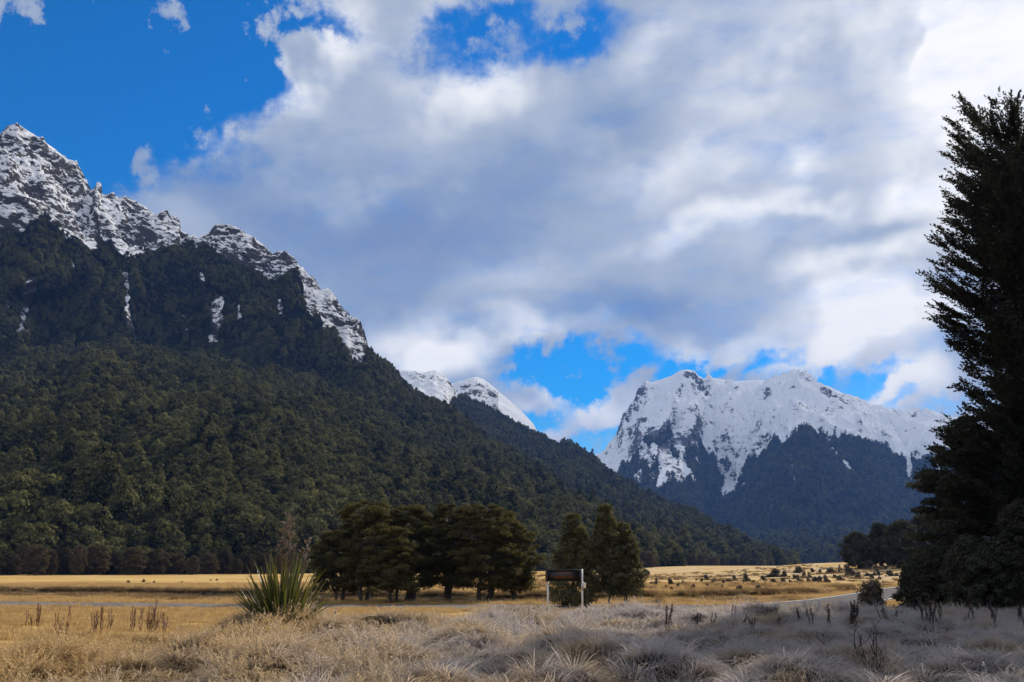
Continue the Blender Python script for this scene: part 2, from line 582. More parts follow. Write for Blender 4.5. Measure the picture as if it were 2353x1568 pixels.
ROAD = pts_ground([(-500, 1383), (-60, 1386.5), (98, 1389), (300, 1391), (575, 1394.5), (1000, 1395.5), (1400, 1396), (1680, 1397), (1830, 1392),
                   (1940, 1381), (2020, 1368), (2090, 1354), (2180, 1342), (2300, 1333)])
BANK = pts_ground([(-600, 1356), (-100, 1358), (430, 1360), (620, 1363.5), (800, 1368), (1100, 1370), (1480, 1370), (1700, 1367), (1860, 1361), (1960, 1352)])


def smooth_line(P, n=160):
    P = np.asarray(P)
    s = np.concatenate([[0], np.cumsum(np.hypot(*np.diff(P, axis=0).T))])
    t = np.linspace(0, s[-1], n)
    Q = np.stack([np.interp(t, s, P[:, k]) for k in range(2)], 1)
    for _ in range(6):
        Q[1:-1] = (Q[:-2] + 2 * Q[1:-1] + Q[2:]) / 4
    return Q


ROAD_L = smooth_line(ROAD)
BANK_L = smooth_line(BANK)


def dist_line(x, y, L):
    """signed distance (positive on the far side) to a polyline running left to right"""
    x, y = np.asarray(x, float), np.asarray(y, float)
    best = np.full(x.shape, 1e9)
    sign = np.ones(x.shape)
    for a, b in zip(L[:-1], L[1:]):
        d = b - a
        l2 = d @ d + 1e-9
        t = np.clip(((x - a[0]) * d[0] + (y - a[1]) * d[1]) / l2, 0, 1)
        dx, dy = x - a[0] - t * d[0], y - a[1] - t * d[1]
        q = np.hypot(dx, dy)
        m = q < best
        best = np.where(m, q, best)
        sign = np.where(m, np.sign(d[0] * dy - d[1] * dx), sign)
    return best * np.where(sign == 0, 1, sign)


_e_px = np.array([-900, 0, 300, 480, 560, 655, 740, 800, 900, 1000, 1200, 1400, 1600, 2000, 2353, 3400])
_e_r = np.array([24, 24, 26, 29, 33, 36, 33, 30, 34, 38, 43, 49, 53, 54, 54, 50.0])
_e_az = azel(_e_px, np.full(len(_e_px), 1300.0))[0]


def terrace_edge(az):
    return np.interp(az, _e_az, _e_r)


FLAX_XY = at_range(655, 33.0)
HUMP_XY = at_range(1920, 330)


def hummock(x, y):
    return np.abs(perlin(x / 1.9 + 0.3 * perlin(x / 3, y / 3, 1.0), y / 1.6, 5.0))


def ground_z(x, y, fine=True):
    x, y = np.asarray(x, float), np.asarray(y, float)
    r = np.hypot(x, y)
    az = np.arctan2(x, y)
    front = np.abs(az) < 2.0
    e = np.where(front, terrace_edge(az), 40.0)
    ter = 1 - sstep(r, e - 1.5, e + 7.5)
    z = (1.18 - 0.40 * sstep(r, 30, 54)) * ter
    far = sstep(r, 40, 70)
    # flats: gentle swells that catch the low sun, calm on the road and river
    rd = np.abs(dist_line(x, y, ROAD_L)) if fine else np.full(x.shape, 99.0)
    bd = dist_line(x, y, BANK_L) if fine else np.full(x.shape, 99.0)
    calm = sstep(rd, 3.6, 7.0)
    sw = 0.10 * fbm(x / 26, y / 9, 1.3, 3) + 0.05 * fbm(x / 4.5, y / 2.2, 2.1, 2)
    z = z + far * sw * calm * (1 - sstep(r, 500, 1200))
    # river: cut bank on the far side, shelving on the near side
    rx = sstep(x, 60, 75)
    cut = sstep(bd, -16, -9) * (1 - sstep(bd, -0.5, 0.0))
    left = 1 - sstep(x, -5, 12)
    z = z - cut * (0.42 * left + 0.30 * (1 - left)) * (1 - rx * 0.5) * (r > 60)
    z = z + 0.16 * sstep(bd, -0.3, 0.2) * (1 - sstep(bd, 2, 9)) * (1 + 0.8 * perlin(x / 5, y / 5)) * (1 - sstep(x, 55, 75))
    # rise on the right and the golden hump in front of the far trees
    z = z + 2.3 * sstep(x, 40, 110) * sstep(r, 170, 300) * (1 - sstep(r, 900, 1500))
    z = z + 1.7 * np.exp(-(((x - HUMP_XY[0]) / 34) ** 2 + ((y - HUMP_XY[1]) / 30) ** 2))
    # hummocks on the terrace
    hum = 0.80 * (hummock(x, y) - 0.25) + 0.18 * fbm(x / 9.0, y / 8.0, 9.0, 2)
    z = z + ter * hum * sstep(r, 3, 9)
    z = z + 0.38 * np.exp(-(((x - FLAX_XY[0]) / 3.2) ** 2 + ((y - FLAX_XY[1] + 0.3) / 2.4) ** 2))
    return z


def hit(px, py, far=900.0):
    x, y, dz = (float(q) for q in ray(px, py))
    t = np.geomspace(6, far, 900)
    gz = ground_z(x * t, y * t)
    below = np.nonzero(CAM_Z + dz * t < gz)[0]
    k = below[0] if len(below) else len(t) - 1
    return x * t[k], y * t[k], float(gz[k])


def stand(px, r):
    x, y = at_range(px, r)
    return x, y, float(ground_z(np.array([x]), np.array([y]))[0])


def build_ground():
    az = np.concatenate([np.linspace(-np.pi, -0.80, 60, endpoint=False), np.linspace(-0.80, 0.80, 560, endpoint=False), np.linspace(0.80, np.pi, 60, endpoint=False)])
    rr = np.concatenate([np.geomspace(1.0, 8, 14, endpoint=False), np.linspace(8, 60, 200, endpoint=False), np.linspace(60, 150, 200, endpoint=False),
                         np.geomspace(150, 600, 110, endpoint=False), np.geomspace(600, 9000, 50)])
    A, Q = np.meshgrid(az, rr, indexing='ij')
    X, Y = np.sin(A) * Q, np.cos(A) * Q
    Z = ground_z(X, Y)
    na, nr = len(az), len(rr)
    V = np.stack([X, Y, Z], -1).reshape(-1, 3)
    i, j = np.meshgrid(np.arange(na), np.arange(nr - 1), indexing='ij')
    k = (i + 1) % na
    F = np.stack([i * nr + j, k * nr + j, k * nr + j + 1, i * nr + j + 1], -1).reshape(-1, 4)
    rd = np.abs(dist_line(X, Y, ROAD_L))
    bd = dist_line(X, Y, BANK_L)
    bank_dark = sstep(bd, -1.5, -0.3) * (1 - sstep(bd, 0.5, 3.0)) + 0.6 * sstep(bd, -22, -16) * (1 - sstep(bd, -11, -8))  # dark band: rough bank growth plus the cut face's shade, put into colour
    terr = 1 - sstep(Q, terrace_edge(np.clip(A, -1, 1)) - 1, terrace_edge(np.clip(A, -1, 1)) + 7)
    wood = sstep(Q, 2120, 2200)
    bed = sstep(bd, -13, -9) * (1 - sstep(bd, -0.8, -0.2)) * (1 - sstep(X, -5, 15))
    m, g = new_mat('ground')
    geo = g.n('ShaderNodeNewGeometry')
    pos = geo.outputs['Position']
    flatp = g.n('ShaderNodeMapping', {'Vector': pos, 'Scale': (0.30, 1.0, 1.0)}).outputs[0]
    n1 = g.noise(flatp, 0.10, 5, 0.6)
    n2 = g.noise(flatp, 1.1, 5, 0.65)
    n3 = g.noise(pos, 0.02, 4, 0.5)
    c = g.mix(g.ss(n1, 0.35, 0.68), (0.44, 0.28, 0.10), (0.62, 0.44, 0.185))
    c = g.mix(g.m('MULTIPLY', g.ss(n2, 0.45, 0.72), 0.65), c, (0.26, 0.15, 0.052))
    c = g.mix(g.m('MULTIPLY', g.ss(n3, 0.50, 0.62), 0.65), c, (0.29, 0.165, 0.062))
    c = g.mix(g.m('MULTIPLY', g.attr('bankveg').outputs['Fac'], 0.85), c, (0.10, 0.060, 0.028))
    sp = g.n('ShaderNodeSeparateXYZ', {0: pos})
    fro = g.m('MULTIPLY', g.ss(g.noise(flatp, 0.5, 4), 0.48, 0.66), g.lin(sp.outputs[0], 10, 60, 0.0, 0.75))
    fro = g.m('MAXIMUM', fro, 0.0)
    c = g.mix(fro, c, (0.62, 0.56, 0.48))
    c = g.mix(g.attr('riverbed').outputs['Fac'], c, (0.20, 0.18, 0.155))
    tcol = g.mix(g.ss(g.noise(pos, 2.5, 4), 0.4, 0.7), (0.030, 0.022, 0.010), (0.10, 0.070, 0.032))
    c = g.mix(g.attr('terrace').outputs['Fac'], c, tcol)
    c = g.mix(g.attr('woodland').outputs['Fac'], c, (0.02, 0.022, 0.012))
    bp = g.n('ShaderNodeBump', {'Height': n2, 'Strength': 0.7, 'Distance': 0.25})
    p = g.n('ShaderNodeBsdfDiffuse', {'Color': c, 'Normal': bp.outputs[0]})
    finish(g, p.outputs[0])
    mb = MB()
    mb.add(V, F, bankveg=bank_dark.ravel(), terrace=terr.ravel(), woodland=wood.ravel(), riverbed=bed.ravel())
    c0 = mb.nv
    ring = np.arange(na) * nr
    mb.add(np.array([[0, 0, float(ground_z(np.array(0.0), np.array(0.0)))]]), np.zeros((0, 3), int))
    mb.f.append(np.stack([ring, np.full(na, c0), np.roll(ring, -1)], 1)[:, ::-1].copy())
    mb.mi.append(np.zeros(na, np.int32))
    o = mb.build('ground', m, smooth=True)
    tag(o, 'golden dry grass flats with a raised frosty terrace in front', kind='structure')


build_ground()


def strip(L, w, z, off=0.0):
    T = np.gradient(L, axis=0)
    T /= np.linalg.norm(T, axis=1)[:, None]
    Nn = np.stack([-T[:, 1], T[:, 0]], 1)
    a, b = L + Nn * (off - w / 2), L + Nn * (off + w / 2)
    n = len(L)
    V = np.concatenate([np.c_[a, np.full(n, z)], np.c_[b, np.full(n, z)]])
    i = np.arange(n - 1)
    return V, np.stack([i, i + 1, n + i + 1, n + i], 1)


def build_road():
    m, g = new_mat('asphalt')
    pos = g.n('ShaderNodeNewGeometry').outputs['Position']
    c = g.mix(g.noise(pos, 3.0, 6, 0.7), (0.10, 0.094, 0.092), (0.19, 0.178, 0.172))
    c = g.mix(g.m('MULTIPLY', g.ss(g.noise(pos, 0.35, 3), 0.45, 0.7), 0.5), c, (0.24, 0.235, 0.24))
    p = g.n('ShaderNodeBsdfDiffuse', {'Color': c})
    finish(g, p.outputs[0])
    # the road body: a low formation with a crown
    T = np.gradient(ROAD_L, axis=0)
    T /= np.linalg.norm(T, axis=1)[:, None]
    Nn = np.stack([-T[:, 1], T[:, 0]], 1)
    prof = [(-4.1, -0.25), (-3.4, 0.05), (-1.7, 0.10), (0, 0.13), (1.7, 0.10), (3.4, 0.05), (4.1, -0.25)]
    rise = 2.3 * sstep(ROAD_L[:, 0], 40, 110) * sstep(np.hypot(*ROAD_L.T), 170, 300)
    rows = [np.c_[ROAD_L + Nn * o_, h + rise] for o_, h in prof]
    V = np.concatenate(rows)
    n = len(ROAD_L)
    F = []
    for k in range(len(prof) - 1):
        i = np.arange(n - 1)
        F.append(np.stack([k * n + i, k * n + i + 1, (k + 1) * n + i + 1, (k + 1) * n + i], 1))
    o = MB().add(V, F).build('road', m, smooth=True)
    tag(o, 'narrow grey sealed road crossing the flats and bending away right', kind='structure')
    mk = MB()
    far = ROAD_L[:, 0] > 22  # white lines only on the far bend, painted where the road glints
    for off in (-3.05, 3.05):
        V, F = strip(ROAD_L[far], 0.14, 0.0, off)
        V[:, 2] = 0.064 + np.tile(rise[far], 2)
        mk.add(V, F)
    o = mk.build('road_edge_glint', plain_mat('edge_glint_white', (0.62, 0.62, 0.60), 0.6))
    tag(o, 'white edge lines on the far grey road, painted in for its glint', kind='structure')


def build_river():
    m, g = new_mat('water')
    pos = g.n('ShaderNodeNewGeometry').outputs['Position']
    bp = g.n('ShaderNodeBump', {'Height': g.noise(pos, 1.3, 3), 'Strength': 0.25, 'Distance': 0.06})
    p = g.n('ShaderNodeBsdfPrincipled', {'Base Color': (0.045, 0.06, 0.07, 1), 'Roughness': 0.08, 'Normal': bp.outputs[0]})
    finish(g, p.outputs[0])
    L = BANK_L[BANK_L[:, 0] < 8]
    V, F = strip(L, 12.0, -0.20, -6.1)
    o = MB().add(V, F).build('river', m)
    tag(o, 'thin pale strip of river water below a dark cut bank', kind='structure')


build_road()
build_river()

# ------------------------------------------------------------------ mountains
def mountain_mat(name, rock_a, rock_b, floor, scale, patch=1.7, bump=0.6):
    m, g = new_mat(name)
    geo = g.n('ShaderNodeNewGeometry')
    pos = geo.outputs['Position']
    nz = g.n('ShaderNodeSeparateXYZ', {0: geo.outputs['Normal']}).outputs[2]
    st = g.n('ShaderNodeMapping', {'Vector': pos, 'Rotation': (0.5, 0.4, 0), 'Scale': (1.0, 1.0, 2.4)}).outputs[0]
    n1 = g.noise(st, 0.035 * scale, 6, 0.68, 0.4)
    n2 = g.noise(st, 0.16 * scale, 5, 0.65)
    n3 = g.noise(pos, 0.008 * scale, 4, 0.5)
    rock = g.mix(g.ss(n2, 0.3, 0.7), rock_a, rock_b)
    s = g.m('ADD', g.attr('snow').outputs['Fac'], g.m('MULTIPLY', g.m('SUBTRACT', nz, 0.55), 0.9))
    s = g.m('ADD', s, g.m('MULTIPLY', g.m('SUBTRACT', n1, 0.5), patch))
    s = g.m('ADD', s, g.m('MULTIPLY', g.m('SUBTRACT', n2, 0.5), 1.0))
    s = g.m('ADD', s, g.m('MULTIPLY', g.m('SUBTRACT', n3, 0.5), 1.3))
    sf = g.ss(s, 0.40, 0.62)
    c = g.mix(sf, rock, (0.90, 0.91, 0.93))
    fl = g.attr('wood').outputs['Fac']
    fm = g.ss(g.m('ADD', fl, g.m('MULTIPLY', g.m('SUBTRACT', n2, 0.5), 0.7)), 0.35, 0.65)
    c = g.mix(fm, c, floor)
    hgt = g.m('ADD', g.m('MULTIPLY', n1, 1.0), g.m('MULTIPLY', n2, 0.35))
    bp = g.n('ShaderNodeBump', {'Height': hgt, 'Strength': bump, 'Distance': 9.0 / scale})
    p = g.n('ShaderNodeBsdfDiffuse', {'Color': c, 'Roughness': 0.6, 'Normal': bp.outputs[0]})
    finish(g, p.outputs[0])
    return m


def az_line(rows, az):
    """rows (px, py, value...) -> tan(elevation) interpolated over azimuth"""
    rows = np.asarray(rows, float)
    a, te = azel(rows[:, 0], rows[:, 1])
    o = np.argsort(a)
    return np.interp(az, a[o], te[o])


def az_val(rows, az):
    rows = np.asarray(rows, float)
    a, _ = azel(rows[:, 0], np.full(len(rows), 1300.0))
    return np.interp(az, a, rows[:, -1])


def build_mountain(label, px0, px1, na, nt, foot, levels, ridge, treeline, mat, gully, jag, snow_base, extra=None, back=1400.0, seed=0.0, crest=0.0, ragged=1.0):
    """ridge, mid lines and treeline read as directions; each gets its own distance"""
    a0, a1 = azel(px0, 1300)[0], azel(px1, 1300)[0]
    az = np.linspace(a0, a1, na)
    rf = az_val(foot, az)
    rs, zs = [rf], [np.zeros(na) - 1.0]
    for lv in levels + [ridge]:
        r = az_val([(q[0], q[2]) for q in lv], az)
        te = az_line(lv, az)
        rs.append(r)
        zs.append(r * te + CAM_Z)
    rt = rs[-1] * 1.0
    # fold the levels so that distance always grows
    for k in range(1, len(rs)):
        rs[k] = np.maximum(rs[k], rs[k - 1] + 6.0)
        zs[k] = np.maximum(zs[k], zs[k - 1] + 0.3)
    rs.append(rs[-1] + back)
    zs.append(np.minimum(zs[-1] * 0.1, zs[-1] - 1))
    nl = len(rs)
    front = int(nt * 0.86)
    tt = np.concatenate([np.linspace(0, nl - 2, front, endpoint=False), np.linspace(nl - 2, nl - 1, nt - front)])
    Rm = np.zeros((na, nt))
    Zm = np.zeros((na, nt))
    for q, t in enumerate(tt):
        k = min(int(t), nl - 2)
        f = t - k
        Rm[:, q] = rs[k] * (1 - f) + rs[k + 1] * f
        Zm[:, q] = zs[k] * (1 - f) + zs[k + 1] * f
    # round the breaks of slope a little along t
    for _ in range(6):
        w = np.ones(nt)
        w[abs(np.arange(nt) - front) < 4] = 0.0
        w[0] = w[-1] = 0
        Rs = Rm.copy()
        Zs = Zm.copy()
        Rs[:, 1:-1] = (Rm[:, :-2] + 2 * Rm[:, 1:-1] + Rm[:, 2:]) / 4
        Zs[:, 1:-1] = (Zm[:, :-2] + 2 * Zm[:, 1:-1] + Zm[:, 2:]) / 4
        Rm = Rm * (1 - w) + Rs * w
        Zm = Zm * (1 - w) + Zs * w
    AZ = np.repeat(az[:, None], nt, 1)
    TE0 = (Zm - CAM_Z) / Rm
    # spurs and gullies running down the slope, then crags
    s = AZ * np.mean(rt)
    h = np.clip(Zm / (zs[-2][:, None] + 1), 0, 1)
    tcol = tt[None, :] / (nl - 2)
    amp = np.sin(np.pi * np.clip(tcol, 0, 1)) ** 0.7 * (tcol < 1) + 0.0
    scale_z = np.clip(zs[-2][:, None] / (zs[-2].max() + 1), 0.05, 1)
    GL, GA = gully
    warp = 0.6 * fbm(s / (GL * 1.7), Zm / (GL * 1.5), seed + 3.0, 3)
    G = ridged(s / GL + warp, Zm / (GL * 2.6), seed, 4, 0.45)
    Rd = Rm - GA * G * amp * scale_z
    Zm = CAM_Z + (Zm - CAM_Z) * (1 + (Rd / Rm - 1) * (Zm > 0))
    x, y = np.sin(AZ) * Rd, np.cos(AZ) * Rd
    JA, JL = jag
    crag = sstep(Zm / (az_line(treeline, az)[:, None] * Rm + CAM_Z + 1e-3), 0.85, 1.1)
    J = ridged(x / JL, y / JL, Zm / JL + seed, 6, 0.55)
    edge = np.clip(np.abs(tt - (nl - 2)) / 0.12, crest, 1)[None, :]
    Zd = Zm + JA * (J - 0.6) * (0.18 + 0.82 * crag) * edge * np.clip(h * 6, 0, 1)
    Zd = Zd + 0.30 * JA * fbm(x / (JL * 0.25), y / (JL * 0.25), Zm / (JL * 0.25), 4, 0.6) * crag * (0.06 + 0.94 * edge)
    x, y = np.sin(AZ) * Rd, np.cos(AZ) * Rd
    V = np.stack([x, y, Zd], -1)
    i, j = np.meshgrid(np.arange(na - 1), np.arange(nt - 1), indexing='ij')
    F = np.stack([i * nt + j, (i + 1) * nt + j, (i + 1) * nt + j + 1, i * nt + j + 1], -1).reshape(-1, 4)
    tl = az_line(treeline, az)[:, None]
    nse = fbm(s / 45, TE0 * np.mean(rt) / 60, seed + 1, 4) * 0.011 + ridged(s / 70, TE0 * np.mean(rt) / 300, seed, 3) * 0.006
    d = tl + nse * ragged - TE0
    wood = sstep(d, -0.003, 0.003)
    wood[:, front:] *= sstep(d[:, front:], 0.0, 0.02)
    snow = np.full(wood.shape, snow_base) - 0.0
    if extra is not None:
        wood, snow = extra(AZ, TE0, Zd, wood, snow, s)
    o = MB().add(V.reshape(-1, 3), F, wood=wood.ravel(), snow=snow.ravel()).build('mountain', mat, smooth=True)
    tag(o, label, kind='structure')
    return V, wood


def seg_mask(AZ, TE, rows, width):
    """1 inside a band (photograph pixels wide) along a line of directions"""
    P = np.stack([*azel([r[0] for r in rows], [r[1] for r in rows])], 1)
    out = np.full(AZ.shape, 1e9)
    for a, b in zip(P[:-1], P[1:]):
        d = b - a
        t = np.clip(((AZ - a[0]) * d[0] + (TE - a[1]) * d[1]) / (d @ d), 0, 1)
        out = np.minimum(out, np.hypot(AZ - a[0] - t * d[0], TE - a[1] - t * d[1]))
    return out / (width / FP)


M1_RIDGE = [(-700, 300, 2300), (-400, 250, 2200), (-200, 340, 2100), (-60, 345, 2050), (0, 308, 2000), (18, 289, 2000), (40, 284, 2000), (60, 298, 2000), (92, 318, 2000), (128, 344, 2000), (134, 350, 2000), (150, 362, 1990), (175, 385, 1990), (192, 408, 1990), (203, 440, 1990), (212, 448, 1990), (222, 432, 1990), (232, 440, 1990), (234, 455, 1990),
            (262, 456, 1980), (296, 459, 1980), (330, 472, 1970), (352, 492, 1970), (362, 498, 1970), (372, 490, 1970), (384, 492, 1960), (392, 508, 1960), (402, 512, 1960), (412, 518, 1960), (416, 538, 1960), (440, 548, 1950), (458, 546, 1950),
            (478, 538, 1950), (500, 530, 1950), (522, 523, 1950), (545, 530, 1940), (582, 545, 1930), (605, 563, 1920), (626, 584, 1920), (640, 577, 1910), (656, 578, 1910), (676, 594, 1900), (692, 618, 1890), (704, 638, 1880), (740, 672, 1860), (780, 712, 1830), (812, 745, 1810), (836, 775, 1800),
            (846, 800, 1790), (853, 824, 1780), (880, 842, 1740), (898, 853, 1720), (953, 912, 1640), (1024, 949, 1560), (1103, 999, 1480), (1157, 1043, 1420), (1198, 1072, 1380), (1281, 1134, 1280), (1385, 1200, 1120), (1450, 1248, 960), (1500, 1284, 800), (1530, 1304, 700), (1560, 1312, 660)]
M1_MID = [(-700, 900, 1300), (0, 850, 1400), (200, 815, 1450), (300, 800, 1480), (480, 835, 1450), (620, 860, 1420), (720, 880, 1380), (850, 955, 1280), (1000, 1040, 1150), (1100, 1095, 1060), (1300, 1200, 880), (1400, 1252, 780), (1480, 1290, 690), (1560, 1312, 650)]
M1_MID2 = [(-700, 640, 1750), (0, 570, 1720), (200, 590, 1740), (400, 630, 1740), (600, 680, 1700), (720, 750, 1620), (850, 870, 1520), (1000, 985, 1350), (1100, 1045, 1260), (1300, 1170, 1050), (1400, 1228, 900), (1480, 1284, 740), (1560, 1312, 655)]
M1_FOOT = [(-700, 400), (0, 372), (300, 365), (600, 385), (900, 430), (1100, 480), (1300, 545), (1480, 630), (1560, 645)]
M1_TREE = [(-700, 560), (-100, 560), (0, 535), (60, 522), (100, 500), (140, 530), (180, 562), (240, 566), (275, 598), (330, 590), (372, 562), (405, 572), (450, 585), (500, 583), (560, 610), (612, 628), (660, 645), (690, 668), (702, 720), (742, 770), (800, 826), (832, 845), (850, 830), (860, 800), (1000, 850), (1560, 1150)]
B_RIDGE = [(820, 870, 2700), (895, 850, 2750), (950, 852, 2750), (975, 857, 2750), (1000, 850, 2750), (1020, 861, 2750), (1035, 880, 2750), (1050, 897, 2750), (1075, 908, 2720), (1120, 930, 2680), (1180, 962, 2620), (1231, 987, 2560), (1280, 1013, 2480), (1335, 1038, 2400), (1385, 1080, 2300), (1426, 1110, 2220), (1509, 1160, 2060), (1613, 1210, 1850), (1680, 1248, 1680), (1729, 1276, 1540), (1790, 1298, 1420), (1830, 1303, 1380)]
B_MID = [(820, 1000, 2050), (1000, 1010, 2020), (1200, 1110, 1850), (1400, 1195, 1600), (1550, 1240, 1420), (1680, 1280, 1320), (1740, 1296, 1300), (1830, 1304, 1330)]
B_FOOT = [(820, 1250), (1100, 1150), (1300, 1000), (1480, 830), (1600, 950), (1704, 1180), (1830, 1320)]
B_TREE = [(820, 860), (900, 870), (925, 895), (958, 918), (990, 940), (1022, 948), (1040, 925), (1052, 902), (1075, 880), (1300, 900), (1830, 1200)]
C_RIDGE = [(900, 940, 3300), (1000, 910, 3300), (1030, 885, 3300), (1055, 877, 3300), (1070, 872, 3300), (1092, 868, 3300), (1110, 873, 3300), (1135, 893, 3300), (1160, 912, 3300), (1190, 938, 3300), (1212, 960, 3300), (1226, 975, 3300), (1234, 992, 3300), (1280, 1040, 3300), (1350, 1110, 3300)]
D_RIDGE = [(1250, 1110, 5300), (1330, 1078, 5300), (1372, 1048, 5350), (1395, 1030, 5400), (1415, 1000, 5400), (1432, 965, 5450), (1455, 930, 5500), (1467, 906, 5500), (1484, 890, 5550), (1520, 872, 5600), (1545, 863, 5600), (1560, 853, 5600), (1578, 849, 5600), (1596, 853, 5600), (1605, 866, 5600), (1618, 876, 5600), (1630, 868, 5600),
           (1652, 871, 5650), (1690, 877, 5700), (1740, 873, 5700), (1770, 875, 5700), (1795, 868, 5700), (1822, 862, 5700), (1850, 868, 5700), (1880, 884, 5700), (1905, 888, 5700), (1940, 908, 5700), (1965, 922, 5700), (2000, 940, 5700), (2040, 944, 5700), (2080, 955, 5700), (2120, 958, 5700), (2150, 962, 5700), (2200, 978, 5700), (2300, 990, 5700), (2450, 960, 5600), (2900, 900, 5600)]
D_TREE = [(1250, 1140), (1370, 1100), (1420, 1104), (1445, 1075), (1470, 1030), (1495, 1000), (1530, 995), (1575, 1012), (1592, 1010), (1615, 1030), (1640, 1045), (1652, 1085), (1668, 1110), (1685, 1108), (1700, 1098), (1740, 1060), (1780, 1030), (1815, 1010), (1850, 992), (1880, 1000), (1900, 1012), (1950, 1018), (2000, 1020), (2030, 1040), (2060, 1066), (2090, 1085), (2130, 1062), (2180, 1050), (2350, 1060), (2900, 1050)]
D_MID2 = [(q[0], q[1] + 8, r_) for q, r_ in zip(D_TREE, [4950, 4950, 4950, 4950, 4950, 4950, 4950, 4950, 4950, 4980, 5000, 5050, 5080, 5050, 5000, 4900, 4800, 4700, 4600, 4650, 4700, 4800, 4850, 4950, 5050, 5100, 5050, 5000, 4900, 4900])]
D_MID = [(1250, 1245, 4050), (1500, 1245, 4100), (1700, 1240, 4000), (1850, 1230, 3700), (2000, 1235, 3800), (2140, 1240, 4050), (2350, 1230, 4000), (2900, 1225, 4000)]
D_FOOT = [(1250, 2250), (1600, 2250), (1740, 2250), (1950, 2200), (2353, 2200), (2900, 2200)]
E_RIDGE = [(1980, 990, 8200), (2070, 975, 8200), (2105, 958, 8200), (2125, 950, 8200), (2143, 944, 8200), (2158, 950, 8200), (2175, 957, 8200), (2200, 960, 8200), (2215, 953, 8200), (2240, 950, 8200), (2300, 930, 8200), (2420, 920, 8200), (2600, 960, 8200)]
G_RIDGE = [(1250, 1090, 8500), (1320, 1050, 8500), (1340, 1042, 8500), (1352, 1039, 8500), (1368, 1045, 8500), (1384, 1041, 8500), (1400, 1046, 8500), (1450, 1080, 8500)]


def m1_extra(AZ, TE, Z, wood, snow, s):
    n = fbm(s / 22, Z / 30, 4.0, 4)
    for rows, w in (([(72, 650), (62, 700), (48, 745), (36, 795)], 9), ([(18, 690), (10, 740)], 5), ([(288, 640), (292, 735), (302, 760)], 6), ([(306, 770), (309, 825)], 6),
                    ([(462, 640), (468, 690), (480, 715)], 6), ([(495, 700), (500, 735), (492, 775)], 15), ([(420, 735), (432, 790)], 7), ([(545, 705), (552, 745)], 6), ([(640, 700), (645, 720)], 5), ([(165, 600), (170, 640)], 6)):
        k = seg_mask(AZ, TE, rows, w)
        gap = 1 - sstep(k + n * 0.8, 0.7, 1.1)
        wood = wood * (1 - gap)
    return wood, snow


def d_extra(AZ, TE, Z, wood, snow, s):
    n = fbm(s / 60, Z / 90, 2.0, 4)
    px = FP * np.tan(AZ) * 0.98 + PW / 2
    # bare crags streaked with snow on the left buttress
    k = sstep(px, 1430, 1470) * (1 - sstep(px, 1585, 1610)) * sstep(TE, azel(1500, 1130)[1], azel(1500, 1095)[1])
    wood = np.where(k > 0, wood * (1 - k * sstep(n, -0.45, 0.15)), wood)
    snow = snow - 0.45 * k * sstep(-TE, -azel(1500, 965)[1], -azel(1500, 1010)[1])
    for rows, w in (([(1700, 990), (1690, 1060), (1680, 1112)], 24), ([(1520, 1040), (1530, 1085), (1515, 1128)], 9), ([(1818, 1060), (1826, 1115)], 3), ([(1910, 1030), (1960, 1090)], 4), ([(2085, 1020), (2092, 1110)], 6), ([(2140, 1040), (2160, 1090)], 5)):
        q = seg_mask(AZ, TE, rows, w)
        wood = wood * (1 - (1 - sstep(q + n * 0.9, 0.5, 1.2)))
    # summit crag
    q = seg_mask(AZ, TE, [(1578, 856), (1600, 880), (1620, 905)], 16)
    snow = snow - 0.55 * (1 - sstep(q + n * 0.9, 0.2, 1.3))
    q = seg_mask(AZ, TE, [(1900, 900), (1950, 930)], 18)
    snow = snow - 0.32 * (1 - sstep(q + n * 0.9, 0.2, 1.3))
    q = seg_mask(AZ, TE, [(1475, 915), (1440, 960), (1420, 1010)], 16)
    snow = snow - 0.45 * (1 - sstep(q + n * 0.5, 0.4, 1.2))
    return wood, snow


MAT_NEAR = mountain_mat('near_mountain', (0.030, 0.028, 0.027), (0.11, 0.098, 0.088), (0.012, 0.013, 0.008), 1.7, 2.5, 0.8)
MAT_FAR = mountain_mat('far_mountain', (0.06, 0.058, 0.060), (0.15, 0.14, 0.135), (0.018, 0.021, 0.013), 0.62, 2.1, 0.6)

M1_MID2 = [(q[0], q[1], az_val([(m[0], m[2]) for m in M1_MID], azel(q[0], 1300)[0]) + 115) if q[0] < 860 else q for q in M1_MID2]
M1_RIDGE = [(q[0], q[1], az_val([(m[0], m[2]) for m in M1_MID], azel(q[0], 1300)[0]) + 115 + (120 if q[0] > 250 else 160)) if q[0] < 860 else q for q in M1_RIDGE]
M1_TREE = [(q[0], q[1] + (16 if q[0] < 700 else 0)) for q in M1_TREE]
B_TREE = [(q[0], q[1] + 14) for q in B_TREE]
B_RIDGE = [(q[0], q[1] + (9 if 1045 < q[0] < 1300 else 0), q[2]) for q in B_RIDGE]
V1, W1 = build_mountain('steep forested valley wall rising left to a jagged snowy pyramid peak', -700, 1560, 900, 520, M1_FOOT, [M1_MID, M1_MID2], M1_RIDGE, M1_TREE, MAT_NEAR,
                        (150, 90), (20, 110), 0.49, m1_extra, back=700, seed=1.0, crest=0.0, ragged=0.6)
V2, W2 = build_mountain('darker forested spur behind the near valley wall with snowy rocks at its top', 820, 1830, 420, 300, B_FOOT, [B_MID], B_RIDGE, B_TREE, MAT_NEAR,
                        (230, 70), (14, 110), 0.62, None, back=900, seed=5.0, crest=0.1)
build_mountain('smooth white snow pyramid behind the forested spur', 900, 1350, 220, 200, [(900, 2400), (1350, 2400)], [], C_RIDGE, [(q[0], q[1] + 400) for q in C_RIDGE], MAT_FAR,
               (260, 70), (40, 160), 0.78, None, back=1200, seed=8.0, crest=0.1)
